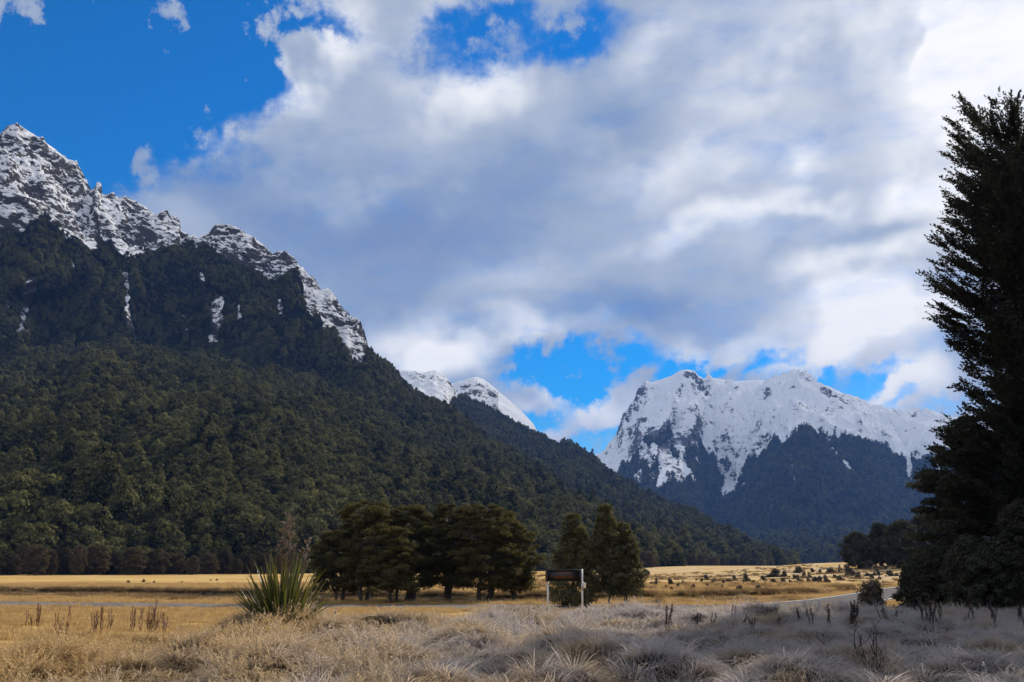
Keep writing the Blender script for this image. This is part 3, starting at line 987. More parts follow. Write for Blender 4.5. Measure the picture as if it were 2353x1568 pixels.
V4, W4 = build_mountain('broad snow covered massif across the valley with dark forest below', 1250, 2900, 900, 460, D_FOOT, [D_MID, D_MID2], D_RIDGE, D_TREE, MAT_FAR,
                        (480, 200), (60, 330), 0.88, d_extra, back=1500, seed=2.0, crest=0.0, ragged=0.30)
build_mountain('small distant snow peak beyond the massif on the right', 1980, 2600, 200, 120, [(1980, 6900), (2600, 6900)], [], E_RIDGE, [(q[0], q[1] + 400) for q in E_RIDGE], MAT_FAR,
               (500, 130), (70, 300), 0.85, None, back=700, seed=3.0, crest=0.1)
build_mountain('tiny white snow crest in the notch of the valley', 1250, 1450, 90, 80, [(1250, 7500), (1450, 7500)], [], G_RIDGE, [(q[0], q[1] + 400) for q in G_RIDGE], MAT_FAR,
               (500, 100), (60, 300), 0.9, None, back=400, seed=4.0, crest=0.1)


# ------------------------------------------------------------------ forest on the slopes: masses nobody could count
def lump(c, r, rng, sub=10):
    """an uneven rounded mass of foliage"""
    th = np.linspace(0, 2 * np.pi, sub, endpoint=False)
    ph = np.linspace(0.12, np.pi - 0.12, sub // 2 + 1)
    P_, T_ = np.meshgrid(ph, th, indexing='ij')
    D = np.stack([np.sin(P_) * np.cos(T_), np.sin(P_) * np.sin(T_), np.cos(P_)], -1)
    o = rng.random(3) * 50
    k = 0.86 + 0.22 * perlin(D[..., 0] * 1.8 + o[0], D[..., 1] * 1.8 + o[1], D[..., 2] * 1.8 + o[2])
    V = np.asarray(c) + D * k[..., None] * np.asarray(r)
    m, n = P_.shape
    i, j = np.meshgrid(np.arange(m - 1), np.arange(n), indexing='ij')
    q = (j + 1) % n
    F = np.stack([i * n + j, i * n + q, (i + 1) * n + q, (i + 1) * n + j], -1).reshape(-1, 4)[:, ::-1]
    return V.reshape(-1, 3), F


def forest_tree(name, h, w, leaves, mat, seed, conical=0.0, nblob=26, leaf=0.075):
    rng = np.random.default_rng(seed)
    mb = MB()
    cs, rs = [], []
    for i in range(nblob):
        u = (i + rng.random()) / nblob
        z = h * (0.16 + 0.78 * u)
        kc = 1.02 - u
        kr = math.sqrt(max(0.04, 1 - (2 * u - 0.85) ** 2 * 0.78))
        k = conical * kc + (1 - conical) * kr
        rr = w * 0.5 * k * (0.30 + 0.5 * rng.random())
        th = i * 2.4 + rng.random()
        cs.append((rr * math.cos(th), rr * math.sin(th), z))
        q = w * (0.15 + 0.10 * rng.random()) * (0.65 + 0.5 * k)
        rs.append((q, q, q * 0.85))
    for c, r in zip(cs, rs):
        V, F = lump(c, np.array(r) * 0.86, rng, 8)
        mb.add(V, F, tone=0.15 + 0.25 * rng.random())
    idx = np.repeat(np.arange(nblob), leaves // nblob)
    n = len(idx)
    d = rand_dirs(n, rng)
    d[:, 2] = np.abs(d[:, 2]) * 0.9 - 0.25
    d /= np.linalg.norm(d, axis=1)[:, None]
    C = np.array(cs)[idx] + d * np.array(rs)[idx] * (0.84 + 0.30 * rng.random(n))[:, None]
    nrm = d + rng.normal(size=(n, 3)) * 0.28
    cl = rng.random(nblob)
    V, F = leaf_quads(C, nrm, w * leaf * (0.6 + 0.8 * rng.random(n)), 1.3, rng)
    mb.add(V, F, tone=np.repeat(np.clip(0.15 + cl[idx] * 0.45 + rng.random(n) * 0.5, 0, 1), 4))
    V, F = tube([(0, 0, -1.5), (0.1, 0, h * 0.4), (0, 0.1, h * 0.8)], [w * 0.035, w * 0.028, w * 0.01], 5)
    mb.add(V, F, tone=0.0)
    return bpy.data.objects.new(name, mb.mesh(name, mat))


def make_scatter(name, label, protos, P, rot, scale, idx, cat=None):
    """one stuff object: points that carry copies of a few tree or tuft meshes"""
    coll = bpy.data.collections.new(name + '_kinds')
    for k, p in enumerate(protos):
        p.name = '%s_kind_%s' % (name, 'abcdefghijklmnop'[k])
        coll.objects.link(p)
    me = bpy.data.meshes.new(name)
    me.vertices.add(len(P))
    me.vertices.foreach_set('co', np.asarray(P, np.float32).ravel())
    for nm, typ, arr in (('rot', 'FLOAT_VECTOR', rot), ('scl', 'FLOAT_VECTOR', scale)):
        at = me.attributes.new(nm, typ, 'POINT')
        at.data.foreach_set('vector', np.asarray(arr, np.float32).ravel())
    at = me.attributes.new('pick', 'INT', 'POINT')
    at.data.foreach_set('value', np.asarray(idx, np.int32))
    o = bpy.data.objects.new(name, me)
    COL.objects.link(o)
    ng = bpy.data.node_groups.new(name + '_scatter', 'GeometryNodeTree')
    ng.interface.new_socket('Geometry', in_out='INPUT', socket_type='NodeSocketGeometry')
    ng.interface.new_socket('Geometry', in_out='OUTPUT', socket_type='NodeSocketGeometry')
    n, l = ng.nodes, ng.links
    gi, go = n.new('NodeGroupInput'), n.new('NodeGroupOutput')
    ci = n.new('GeometryNodeCollectionInfo')
    ci.inputs['Collection'].default_value = coll
    ci.inputs['Separate Children'].default_value = True
    ci.inputs['Reset Children'].default_value = True
    iop = n.new('GeometryNodeInstanceOnPoints')
    iop.inputs['Pick Instance'].default_value = True

    def named(nm, typ):
        q = n.new('GeometryNodeInputNamedAttribute')
        q.data_type = typ
        q.inputs['Name'].default_value = nm
        return next(s for s in q.outputs if s.enabled and s.name == 'Attribute')
    er = n.new('FunctionNodeEulerToRotation')
    l.new(named('rot', 'FLOAT_VECTOR'), er.inputs[0])
    l.new(gi.outputs[0], iop.inputs['Points'])
    l.new(ci.outputs[0], iop.inputs['Instance'])
    l.new(named('pick', 'INT'), iop.inputs['Instance Index'])
    l.new(er.outputs[0], iop.inputs['Rotation'])
    l.new(named('scl', 'FLOAT_VECTOR'), iop.inputs['Scale'])
    l.new(iop.outputs[0], go.inputs[0])
    md = o.modifiers.new('scatter', 'NODES')
    md.node_group = ng
    tag(o, label, cat, kind='stuff')
    return o


def forest_points(V, wood, n, rng, rmax=None):
    A, B_, C_ = V[:-1, :-1], V[1:, :-1], V[:-1, 1:]
    c3 = np.cross(B_ - A, C_ - A)
    ar = 0.5 * np.abs(c3[..., 2]) + 0.5 * np.linalg.norm(c3, axis=-1)
    ctr = (A + V[1:, 1:]) / 2
    rad = np.hypot(ctr[..., 0], ctr[..., 1])
    w = ar * wood[:-1, :-1] ** 2
    if rmax is not None:
        w = w * (rad < rmax)
    # only faces turned to the valley
    p = w.ravel() / w.sum()
    k = rng.choice(p.size, n, p=p)
    i, j = np.unravel_index(k, w.shape)
    u, v = rng.random(n)[:, None], rng.random(n)[:, None]
    P = V[i, j] * (1 - u) * (1 - v) + V[i + 1, j] * u * (1 - v) + V[i, j + 1] * (1 - u) * v + V[i + 1, j + 1] * u * v
    return P


def front_only(V, wood, frac=0.87):
    w = wood.copy()
    w[:, int(V.shape[1] * frac):] = 0
    return w


def plant_forest(name, label, V, wood, n, spacing_scale, protos, seed, frac=0.87):
    rng = np.random.default_rng(seed)
    P = forest_points(V, front_only(V, wood, frac), n, rng)
    hi = np.clip(P[:, 2] / max(1, V[..., 2].max()), 0, 1)
    gap = fbm(P[:, 0] / 38, P[:, 1] / 38, P[:, 2] / 38 + 4.0, 3)
    P = P[gap > -0.42]
    n = len(P)
    hi = np.clip(P[:, 2] / max(1, V[..., 2].max()), 0, 1)
    big = 1.0 + 0.7 * fbm(P[:, 0] / 70, P[:, 1] / 70, 1.0, 3)
    sc = spacing_scale * np.clip(big, 0.55, 1.7) * (0.55 + 0.75 * rng.random(n) ** 1.3) * (1 - 0.40 * sstep(hi, 0.25, 0.75))
    # taller kinds grow in drifts
    dr = fbm(P[:, 0] / 60, P[:, 1] / 60, 7.0, 2) + rng.normal(size=n) * 0.5
    half = len(protos) // 2
    idx = np.where(dr > 0.15, half + rng.integers(0, len(protos) - half, n), rng.integers(0, half, n))
    rot = np.stack([rng.normal(size=n) * 0.06, rng.normal(size=n) * 0.06, rng.random(n) * 6.283], 1)
    S = np.stack([sc * (0.85 + 0.3 * rng.random(n)), sc * (0.85 + 0.3 * rng.random(n)), sc * (0.80 + 0.38 * rng.random(n))], 1)
    P[:, 2] -= 0.3
    return make_scatter(name, label, protos, P, rot, S, idx)


near_kinds = [forest_tree('k', 9, 9.0, 900, M['forest'], 11), forest_tree('k', 11, 8.5, 900, M['forest'], 12), forest_tree('k', 10, 10.0, 900, M['forest'], 13),
              forest_tree('k', 14, 7.5, 900, M['forest'], 14, 0.3), forest_tree('k', 15, 7.0, 900, M['forest'], 15, 0.5), forest_tree('k', 13, 8.0, 900, M['forest'], 16, 0.15)]
plant_forest('forest', 'dense dark green beech forest covering the near valley wall', V1, W1, 66000, 0.96, near_kinds, 21)
mid_kinds = [forest_tree('k', 10, 10, 300, M['forest'], 31, 0, 12), forest_tree('k', 12, 9, 300, M['forest'], 32, 0, 12), forest_tree('k', 15, 8, 300, M['forest'], 33, 0.6, 12), forest_tree('k', 14, 8.5, 300, M['forest'], 34, 0.4, 12)]
plant_forest('forest', 'shaded dark forest covering the second spur of the valley wall', V2, W2, 34000, 1.2, mid_kinds, 22)
far_kinds = [forest_tree('k', 12, 13, 110, M['forest'], 41, 0, 7), forest_tree('k', 14, 12, 110, M['forest'], 42, 0, 7), forest_tree('k', 16, 11, 110, M['forest'], 43, 0.4, 7), forest_tree('k', 15, 11, 110, M['forest'], 44, 0.4, 7)]
plant_forest('forest', 'blue dark forest across the lower slopes of the far massif', V4, W4, 64000, 1.45, far_kinds, 23)


# ------------------------------------------------------------------ trees
def limb(a, b, sag, rng, n=5):
    a, b = np.asarray(a, float), np.asarray(b, float)
    t = np.linspace(0, 1, n)[:, None]
    P = a * (1 - t) + b * t
    P[:, 2] += sag * np.sin(np.pi * t[:, 0]) * np.linalg.norm(b - a)
    P[1:-1] += rng.normal(size=(n - 2, 3)) * 0.035 * np.linalg.norm(b - a)
    return P


def beech_tree(name, label, cat, loc, h, spread, seed, stems=2, npads=85, per=300, leaf=0.095, skirt=0.12, mat='beech', group=None, lean=0.0, pad=(0.42, 0.98), flat=0.38, top=0.55):
    """spreading tree with flat storeys of foliage over several stems"""
    rng = np.random.default_rng(seed)
    root = thing(name, label, cat, loc, 0.0, group)
    tk = MB()
    stems_p = []
    for i in range(stems):
        th = i * 6.283 / stems + rng.random() * 1.2
        tip = np.array([math.cos(th) * spread * 0.32 + lean, math.sin(th) * spread * 0.32, h * (0.72 + 0.16 * rng.random())])
        b = np.array([math.cos(th) * 0.25, math.sin(th) * 0.25, -0.4]) * (stems > 1) + np.array([0, 0, -0.4]) * (stems == 1)
        P = limb(b, tip, 0.03, rng, 8)
        r0 = 0.030 * h * (0.8 + 0.5 * rng.random()) / (stems ** 0.35)
        V, F = tube(P, np.linspace(r0 * 1.15, r0 * 0.18, 8), 8)
        tk.add(V, F)
        stems_p.append(P)
    cs, rs = [], []
    for i in range(npads):
        u = (i + rng.random()) / npads
        z = h * (skirt + (0.96 - skirt) * u)
        q = (z / h - top * 0.75) / (1.06 - top * 0.75) if z / h > top * 0.75 else (top * 0.75 - z / h) / (top * 0.75 + 0.25)
        env = spread * math.sqrt(max(0.03, 1 - q * q))
        th = i * 2.399 + rng.normal() * 0.4
        env *= 1.0 + 0.38 * float(perlin(math.cos(th) * 1.4 + seed, math.sin(th) * 1.4, z / h * 2.6))
        rr = env * math.sqrt(0.10 + 0.90 * rng.random()) * 0.95
        w = pad[0] + (pad[1] - pad[0]) * rng.random()
        w *= (0.75 + 0.35 * (1 - u))
        c = np.array([math.cos(th) * rr + lean * u, math.sin(th) * rr, z])
        cs.append(c)
        rs.append((w, w, w * flat))
        S = stems_p[rng.integers(stems)]
        k = int(np.clip(np.searchsorted(S[:, 2], z - 0.30 * rr - 0.2), 1, len(S) - 1))
        if rng.random() < 0.75:
            L = np.linalg.norm(c - S[k])
            V, F = tube(limb(S[k], c + np.array([0, 0, -0.1 * w]), 0.07, rng), np.linspace(0.012 * L + 0.018, 0.012, 5), 5)
            tk.add(V, F)
    tk.build('trunk', M['bark'], root, smooth=True)
    cr = MB()
    pads(cr, cs, rs, per, leaf, rng, up=0.42, shell=0.10, tone=0.6)
    cr.build('crown', M[mat], root)
    return root


G_CLUMP = 'beech trees standing together in a clump on the flat'
for nm, px, r, h, sp, sd, st, npd, lab in (
        ('beech_tree', 838, 91, 8.9, 3.6, 101, 3, 120, 'broad beech at the left end of the clump, several bare stems under its domed crown'),
        ('beech_tree', 778, 94, 6.4, 2.5, 102, 2, 60, 'low sprawling beech with drooping skirt at the outer left edge of the clump'),
        ('beech_tree', 942, 92, 8.7, 2.7, 103, 2, 85, 'upright beech with a thick forked trunk, second tall crown in the clump'),
        ('beech_tree', 1032, 94, 9.0, 2.9, 104, 2, 90, 'beech with a rounded dome top in the middle of the clump'),
        ('beech_tree', 1108, 92, 8.8, 3.9, 105, 2, 150, 'largest beech at the right of the clump, massive trunk and sunlit storeys'),
        ('beech_tree', 1178, 93, 6.6, 2.3, 106, 1, 60, 'small sunlit beech at the outer right edge of the clump with low branches'),
        ('beech_tree', 905, 88, 6.4, 2.2, 107, 2, 60, 'shorter grey topped beech in front of the taller trees of the clump')):
    beech_tree(nm, lab, 'tree', stand(px, r), h, sp, sd, st, int(npd * 1.75), group=G_CLUMP, skirt=0.16)


def young_tree(label, loc, h, spread, seed, stems, npads, bare=0.12, mat='young'):
    rng = np.random.default_rng(seed)
    root = thing('young_beech_tree', label, 'tree', loc, 0, 'young trees standing behind the message board')
    tk, cs, rs = MB(), [], []
    axis = []
    for i in range(stems):
        th = rng.random() * 6.283
        o = np.array([math.cos(th), math.sin(th), 0]) * 0.22 * (i > 0)
        P = limb(o + np.array([0, 0, -0.3]), o * 1.6 + np.array([0, 0, h * (0.97 if i == 0 else 0.7)]), 0.0, rng, 7)
        V, F = tube(P, np.linspace(0.085, 0.012, 7) * (1.0 if i == 0 else 0.7) * h / 7, 7)
        tk.add(V, F)
        axis.append(P)
    for i in range(npads):
        u = ((i + rng.random()) / npads) ** 0.92
        z = h * (bare + (1.0 - bare) * u)
        env = spread * min(1.0, (1.03 - u) ** 0.62 * 1.10) * (0.75 + 0.25 * min(1, u * 6))
        rr = env * (0.25 + 0.75 * rng.random() ** 0.6)
        th = i * 2.399 + rng.normal() * 0.3
        c = np.array([math.cos(th) * rr, math.sin(th) * rr, z])
        w = (0.30 + 0.34 * rng.random()) * (0.55 + 0.60 * (1 - u))
        cs.append(c)
        rs.append((w * 1.15, w * 1.15, w * 0.55))
        S = axis[0]
        k = int(np.clip(np.searchsorted(S[:, 2], z - 0.35 * rr), 1, len(S) - 1))
        f = np.array([np.interp(z - 0.3 * rr, S[:, 2], S[:, q]) for q in range(3)])
        V, F = tube(limb(f, c, 0.03, rng, 4), np.linspace(0.016, 0.006, 4), 4)
        tk.add(V, F)
    tk.build('trunk', M['bark'], root, smooth=True)
    cr = MB()
    pads(cr, cs, rs, 150, 0.085, rng, up=0.4, shell=0.15, tone=0.55)
    # leading shoots
    for q in range(7):
        c = np.array([rng.normal() * 0.16 * spread, rng.normal() * 0.16 * spread, h * (0.93 + 0.06 * rng.random())])
        pads(cr, [c], [(0.09, 0.09, 0.30)], 50, 0.07, rng, up=0.3, shell=0.0, tone=0.6)
    cr.build('crown', M[mat], root)
    return root


young_tree('dark conical young tree directly behind the message board, foliage down to the grass', stand(1318, 79), 7.0, 2.0, 111, 2, 260, 0.02)
young_tree('tallest slender young tree with a pointed frosty tip and a bare lower trunk', stand(1393, 79), 7.7, 1.5, 112, 1, 190, 0.16)
young_tree('leaning young tree with two thin stems and sunlit foliage on its right side', stand(1434, 80), 6.3, 1.6, 113, 3, 180, 0.16)


def plume_tree(name, label, loc, h, seed, width, nb=540, group=None, twigs=19, per=29, leaf=0.082):
    """tall dark tree whose branches sweep outwards and up into feathery sprays"""
    rng = np.random.default_rng(seed)
    root = thing(name, label, 'tree', loc, 0, group)
    tk = MB()
    P = limb((0, 0, -0.5), (0.3, 0.2, h * 0.97), 0, rng, 9)
    V, F = tube(P, np.linspace(0.55, 0.03, 9) * h / 32, 10)
    tk.add(V, F)
    Cs, Ns, Al, Tn = [], [], [], []
    for i in range(nb):
        u = ((i + rng.random()) / nb) ** 0.9
        z = h * (0.05 + 0.93 * u)
        L = width * float(np.interp(u, [0, 0.3, 0.45, 0.66, 0.8, 0.93, 1.0], [1.05, 1.06, 1.05, 1.0, 0.98, 0.95, 0.72])) * (0.70 + 0.30 * rng.random())
        th = i * 2.39996 + rng.normal() * 0.35
        el = 0.02 + 0.34 * u + rng.normal() * 0.14
        dh = np.array([math.cos(th), math.sin(th), 0])
        a = np.array([np.interp(z, P[:, 2], P[:, 0]), np.interp(z, P[:, 2], P[:, 1]), z - 0.12 * L])
        t = np.linspace(0, 1, 6)[:, None]
        B = a + dh * L * t * math.cos(el) + np.array([0, 0, 1.0]) * L * (math.sin(el) * t + 0.22 * t * t - 0.10 * np.sin(np.pi * t))
        V, F = tube(B, np.linspace(0.05, 0.008, 6) * (0.5 + L / width), 4, caps=False)
        tk.add(V, F)
        m = int(twigs * (0.5 + L / width))
        ft = 0.22 + 0.78 * rng.random(m) ** 0.75
        base = np.stack([np.interp(ft, t[:, 0], B[:, q]) for q in range(3)], 1)
        d0 = dh * math.cos(el + 0.2) + np.array([0, 0, math.sin(el + 0.2)])
        side = np.cross(d0, [0, 0, 1.0])
        side /= np.linalg.norm(side)
        tw = d0 + side * rng.normal(size=(m, 1)) * 0.62 + np.array([0, 0, 1.0]) * (rng.normal(size=(m, 1)) * 0.22 + 0.10)
        tw /= np.linalg.norm(tw, axis=1)[:, None]
        ln = (0.7 + 0.95 * rng.random(m)) * (1.15 - 0.45 * ft)
        k = np.repeat(np.arange(m), per)
        s = rng.random(len(k))
        droop = np.array([0, 0, 1.0]) * (0.10 * s ** 2)[:, None]
        c = base[k] + tw[k] * (ln[k] * s)[:, None] + droop + rng.normal(size=(len(k), 3)) * (0.11 * (1.05 - s))[:, None]
        Cs.append(c)
        Al.append(tw[k] + rng.normal(size=(len(k), 3)) * 0.45)
        Ns.append(rng.normal(size=(len(k), 3)) + np.array([0, 0, 0.8]))
        Tn.append(np.clip(rng.random() * 0.6 + rng.random(len(k)) * 0.4, 0, 1))
    C, Nn, A = np.concatenate(Cs), np.concatenate(Ns), np.concatenate(Al)
    Tn = np.concatenate(Tn)
    V, F = leaf_quads(C, Nn, leaf * (0.6 + 0.8 * rng.random(len(C))), 2.1, rng, along=A)
    tk.build('trunk', M['bark'], root, smooth=True)
    MB().add(V, F, tone=np.repeat(Tn, 4)).build('crown', M['dark_tree'], root)
    return root


G_TALL = 'tall dark trees along the right edge'
tall = plume_tree('tall_tree', 'very tall dark tree with feathery branches filling the right edge of the view', stand(2442, 68), 31.0, 121, 5.6, group=G_TALL)
for (x, y, rz, sc_, lab) in ((41.5, 73, 2.1, 1.02, 'tall dark tree standing close behind the very tall feathery one'),
                             (45, 57, 4.0, 0.98, 'tall dark tree in the deep shade to the right of the very tall one'),
                             (47.5, 88, 1.1, 1.05, 'farthest tall dark tree of the row, beyond the other tall ones'),
                             (53, 68, 5.2, 1.0, 'tall dark tree at the outer right of the row by the terrace'),
                             (36.5, 51, 3.3, 0.86, 'tall dark tree just right of the very tall one, hidden past the frame edge'),
                             (34.5, 41, 2.6, 0.80, 'shortest tall dark tree of the row, closest to the viewer'),
                             (40.5, 47, 0.4, 0.90, 'tall dark tree of the row nearest the frosty terrace, outside the view')):
    c = copy_tree(tall)
    c.location = (x, y, float(ground_z(np.array([x]), np.array([y]))[0]))
    c.rotation_euler = (0, 0, rz)
    c.scale = (sc_,) * 3
    c['label'] = lab

beech_tree('dark_beech_tree', 'wide layered beech in shade at the foot of the very tall feathery tree', 'tree', stand(2312, 72), 13.2, 5.6, 131, 2, 230, 420, 0.13, 0.06, 'dark_tree', pad=(0.7, 1.5), flat=0.30)
G_UNDER = 'dark bushy trees at the foot of the tall trees'
for px, r, h, w, sd, lab in ((2112, 63, 3.7, 1.35, 141, 'dark rounded bushy tree at the road bend, leftmost under the tall trees'),
                             (2165, 66, 4.3, 1.5, 144, 'dark bushy tree squeezed behind the leftmost one under the tall trees'),
                             (2228, 60, 4.6, 1.3, 142, 'dark narrow pointed bushy tree standing in front of the wide layered beech'),
                             (2300, 58, 4.2, 1.9, 145, 'dark wide bushy tree low in the shade between the narrow one and the frame edge'),
                             (2362, 60, 6.4, 2.0, 143, 'dark full bushy tree rising at the extreme right of the terrace')):
    rng = np.random.default_rng(sd)
    root = thing('bushy_tree', lab, 'tree', stand(px, r), 0, G_UNDER)
    V, F = tube([(0, 0, -0.4), (0.05, 0, h * 0.5), (0, 0.05, h * 0.95)], [0.10, 0.07, 0.015], 7)
    MB().add(V, F).build('trunk', M['bark'], root, smooth=True)
    cs, rs = [], []
    for i in range(110):
        u = (i + rng.random()) / 110
        env = w * math.sqrt(max(0.02, 1 - abs(u - 0.28) ** 1.6 * 1.75))
        rr = env * (0.35 + 0.65 * rng.random() ** 0.5)
        cs.append((math.cos(i * 2.4) * rr, math.sin(i * 2.4) * rr, h * (0.04 + 0.94 * u)))
        q = 0.28 + 0.30 * rng.random()
        rs.append((q, q, q * 0.7))
    cr = MB()
    pads(cr, cs, rs, 260, 0.085, rng, up=0.35, shell=0.2, tone=0.5)
    cr.build('crown', M['dark_tree'], root)

# rounded trees where the forest meets the flat
def edge_crown(h, w, seed, n=95, per=150):
    rng = np.random.default_rng(seed)
    cs, rs = [], []
    for i in range(n):
        u = (i + rng.random()) / n
        env = w * 0.46 * math.sqrt(max(0.05, 1 - (1.75 * u - 0.72) ** 2 * 0.92))
        rr = env * math.sqrt(0.25 + 0.75 * rng.random())
        cs.append((math.cos(i * 2.4) * rr, math.sin(i * 2.4) * rr, h * (0.08 + 0.85 * u)))
        q = 0.75 + 0.75 * rng.random()
        rs.append((q, q, q * 0.55))
    mb = MB()
    pads(mb, cs, rs, per, 0.30, rng, up=0.45, shell=0.35, aspect=1.4, tone=0.45)
    return mb.mesh('crown', M['fringe'])


FR = [edge_crown(11, 12.5, 151), edge_crown(11.5, 10.0, 152), edge_crown(10.5, 13.5, 153), edge_crown(12, 8.5, 154)]
V, F = tube([(0, 0, -1), (0.1, 0, 2.5), (0, 0.1, 6)], [0.42, 0.36, 0.2], 8)
TRUNK_ME = MB().add(V, F).mesh('trunk', M['bark'], True)
G_FR = 'rounded trees along the forest edge'


def edge_tree(px, r, sx, sz, k, lab, group, mat=None):
    x, y = at_range(px, r)
    z = float(ground_z(np.array([x]), np.array([y]))[0])
    root = thing('edge_tree', lab, 'tree', (x, y, z - 0.4), random.random() * 6, group, (sx, sx, sz))
    for nm, me in (('trunk', TRUNK_ME), ('crown', FR[k])):
        o = bpy.data.objects.new(nm, me)
        COL.objects.link(o)
        o.parent = root
        if mat and nm == 'crown':
            o.material_slots[0].link = 'OBJECT'
            o.material_slots[0].material = mat
    return root


LAB_FR = 'rounded brown green tree at the foot of the left valley wall beside the golden flat'
for i, (zx, w, top, base) in enumerate(((-90, 200, 250, 462), (80, 190, 285, 462), (215, 120, 200, 458), (340, 180, 212, 458), (470, 130, 255, 458), (610, 130, 235, 455), (740, 130, 215, 455),
                                        (905, 210, 205, 458), (1060, 150, 262, 458), (1245, 220, 232, 458), (1470, 230, 250, 460), (1640, 190, 285, 462), (1820, 120, 305, 465),
                                        (1950, 190, 285, 466), (2110, 150, 255, 468), (2230, 90, 335, 470), (2330, 150, 300, 470), (2480, 160, 290, 470), (2640, 150, 300, 472), (2800, 150, 300, 472))):
    r = 352 + 6 * (i % 3) + (i > 12) * 12
    wm = w * 0.2441 * r / FP * 1.12
    hm = (base - top) * 0.2441 * r / FP * 1.12
    k = i % 4
    edge_tree(zx * 0.2441, r, wm / (12.5, 10.0, 13.5, 8.5)[k], hm / (11, 11.5, 10.5, 12)[k], k, LAB_FR, G_FR)
LAB_FR2 = 'small rounded tree in the distant line at the foot of the spur, behind the shrubs'
for i, zx in enumerate((170, 260, 330, 430, 530, 600, 700, 775, 860, 930, 1010)):
    px = 1436 + zx * 0.2929
    r = float(az_val([(1300, 560), (1480, 618), (1560, 790), (1640, 1000), (1704, 1165), (1760, 1260)], azel(px, 1300)[0]))
    s_ = 0.80 + 0.22 * random.random()
    edge_tree(px, r - 6, s_, s_ * 0.95, i % 4, LAB_FR2, 'rounded trees along the foot of the spur')
G_RD = 'rounded dark trees beyond the road on the right'
for px, r, sx, sz, k, lab in ((1972, 292, 0.80, 0.95, 0, 'rounded dark tree at the outer left of the group beyond the road'),
                              (2028, 302, 0.82, 1.10, 1, 'rounded dark tree second from the left in the group beyond the road'),
                              (2078, 288, 0.92, 1.22, 0, 'rounded dark tree in the middle of the group beyond the road'),
                              (2130, 300, 1.0, 1.38, 2, 'taller rounded dark tree of the group beyond the road, partly behind the bushy trees'),
                              (2192, 290, 0.95, 1.40, 1, 'rounded dark tree beyond the road hidden mostly by the layered beech'),
                              (2262, 300, 1.0, 1.45, 2, 'rounded dark tree beyond the road seen through the layered beech')):
    edge_tree(px, r, sx, sz, k, lab, G_RD, M['dark_tree'])  # these stand in shade; that darkness is put into the crown colour


# ------------------------------------------------------------------ shrubs on the flat
def shrub_mesh(seed, mat, wispy=0.0, n=22, per=110):
    rng = np.random.default_rng(seed)
    cs, rs = [], []
    for i in range(n):
        u = rng.random()
        rr = 0.42 * math.sqrt(rng.random()) * (1.0 - 0.45 * u)
        th = rng.random() * 6.283
        cs.append((math.cos(th) * rr * 1.15, math.sin(th) * rr * 0.9, 0.06 + 0.72 * u * (0.6 + 0.4 * math.cos(th + seed))))
        q = 0.07 + 0.13 * rng.random()
        rs.append((q, q, q * (0.85 + wispy)))
    mb = MB()
    pads(mb, cs, rs, per, 0.060, rng, up=0.3, shell=0.2, tone=0.5)
    for c in cs[:10]:
        V, F = tube(limb((0, 0, -0.1), c, 0.02, rng, 4), np.linspace(0.02, 0.006, 4), 4)
        mb.add(V, F, tone=0.0)
    for q in range(10):
        c = np.array(cs[rng.integers(n)])
        V, F = tube([c, c + np.array([rng.normal() * 0.08, rng.normal() * 0.08, 0.16 + 0.12 * rng.random()])], [0.006, 0.002], 3)
        mb.add(V, F, tone=0.7)
    return mb.mesh('shrub', mat)


